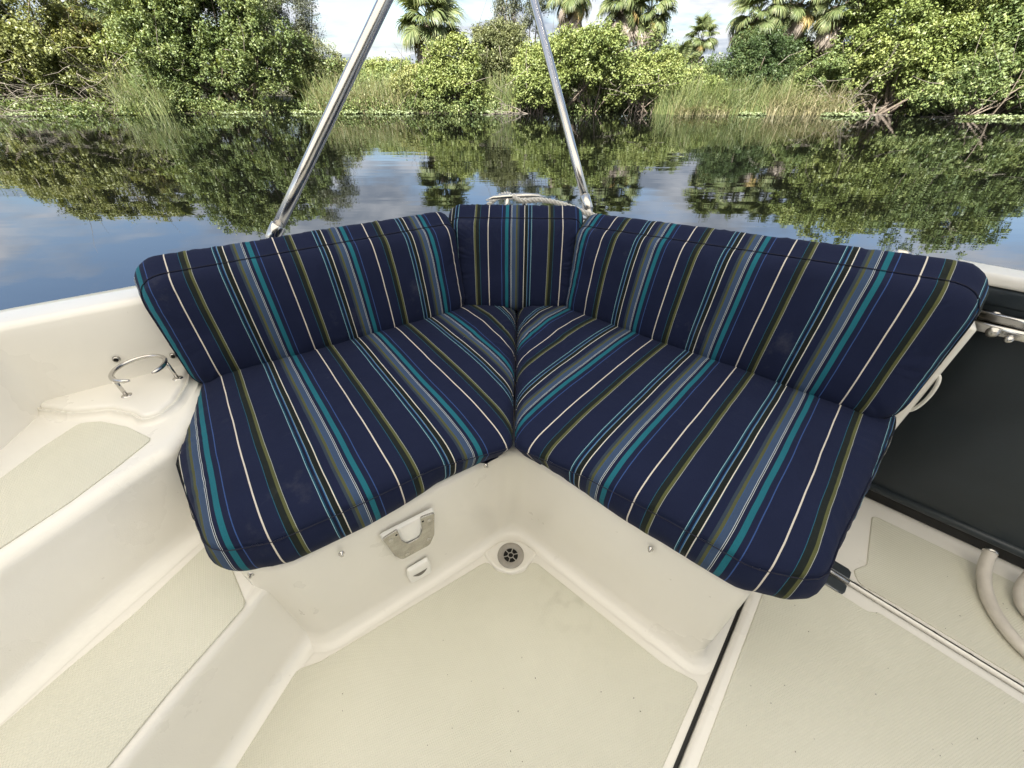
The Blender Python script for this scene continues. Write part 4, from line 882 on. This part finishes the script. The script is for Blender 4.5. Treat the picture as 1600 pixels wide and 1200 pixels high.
# hinge plate on the hatch track
hg = empty('hatch_hinge', (float(T0[0]) - .004, float(T0[1]) + .002, .012), math.atan2(ET[1], ET[0]), 'black and chrome hinge plate at the seat corner', 'hinge')
slab('leaf', [(-.11, .010), (.030, .010), (.030, .050, .012), (-.11, .050)], .0, .013, DARK, hg, .002)
slab('leaf', [(-.11, -.052), (.030, -.052, .012), (.030, -.010), (-.11, -.010)], .008, .0125, DARK, hg, .002)
MB().tube([(-.11, 0, .012), (.031, 0, .012)], .0075, 12).obj('knuckle', STEEL, hg)
MB().tube([(-.11, .0095, .0155), (.031, .0095, .0155)], .0016, 8).obj('edge_strip', CHROME, hg)
MB().tube([(-.11, -.053, .013), (.015, -.053, .013)], .0018, 8).obj('edge_strip', CHROME, hg)
# hose curls
def hose(label, pts, r):
    pts = np.array(pts, float); Q = pts
    for _ in range(3):
        Q = np.vstack([Q[:1]] + [np.stack([Q[i] * .75 + Q[i + 1] * .25, Q[i] * .25 + Q[i + 1] * .75]) for i in range(len(Q) - 1)] + [Q[-1:]])
    root = empty('cream_hose', tuple(Q[0]), 0, label, 'hose'); MB().tube(list(Q - Q[0]), r, 12).obj('tube', HOSE, root); 
    MB().tube([np.zeros(3), (Q[0] - Q[1]) / np.linalg.norm(Q[0] - Q[1]) * .012], [r * 1.06, r * 1.06], 14).obj('end_ferrule', STEEL, root)
hose('cream hose curving from the gate foot across the far panel', [(1.465, .600, .060), (1.425, .56, .035), (1.378, .49, .019), (1.350, .41, .019), (1.352, .34, .019), (1.40, .25, .019), (1.5, .16, .019)], .0155)
hose('second cream hose loop at the right picture edge', [(1.545, .545, .045), (1.485, .51, .03), (1.448, .46, .021), (1.452, .40, .021), (1.50, .35, .021), (1.58, .33, .021)], .013)
# small chrome socket on the right gunwale
rh = empty('rod_socket', (1.045, 1.02, .775), 0, 'small chrome socket on the gunwale behind the right back cushion', 'socket')
MB().lathe([(.020, 0), (.020, .045), (.026, .05), (.026, .06), (.021, .062), (.020, .05)], 20).obj('cup', CHROME, rh)

# crumbs and leaf bits on the floor
r = np.random.default_rng(3); n = 95
xy = np.stack([r.uniform(-.6, 1.5, n), r.uniform(-.15, .65, n)], 1); z = np.full(n, .0045); 
keep = []
for i, (x, y) in enumerate(xy):
    hb = (np.array([x, y]) - A0) @ np.array([.743, -.669])
    ok = (x * NL[0] + y * NL[1] < .50) and (x * NR[0] + y * NR[1] < (.46 if hb < 0 else 1.3)) and x > -.52
    if hb > -.02: z[i] = .0238
    if hb > 0 and (np.array([x, y]) - T0) @ np.array([.714, .7]) > -.04: z[i] = .0045
    if ok: keep.append(i)
C3 = np.column_stack([xy, z])[keep]
rng = np.random.default_rng(9); Q = leaf_quads(C3, .0038, .5, 3.0)
CRUMB = simple('crumbs', (0.06, 0.045, 0.03), .9)
tag(link('floor_crumbs', quads_mesh('floor_crumbs', Q, CRUMB)), 'tiny dark crumbs scattered over the cockpit floor', 'debris', None, 'stuff')
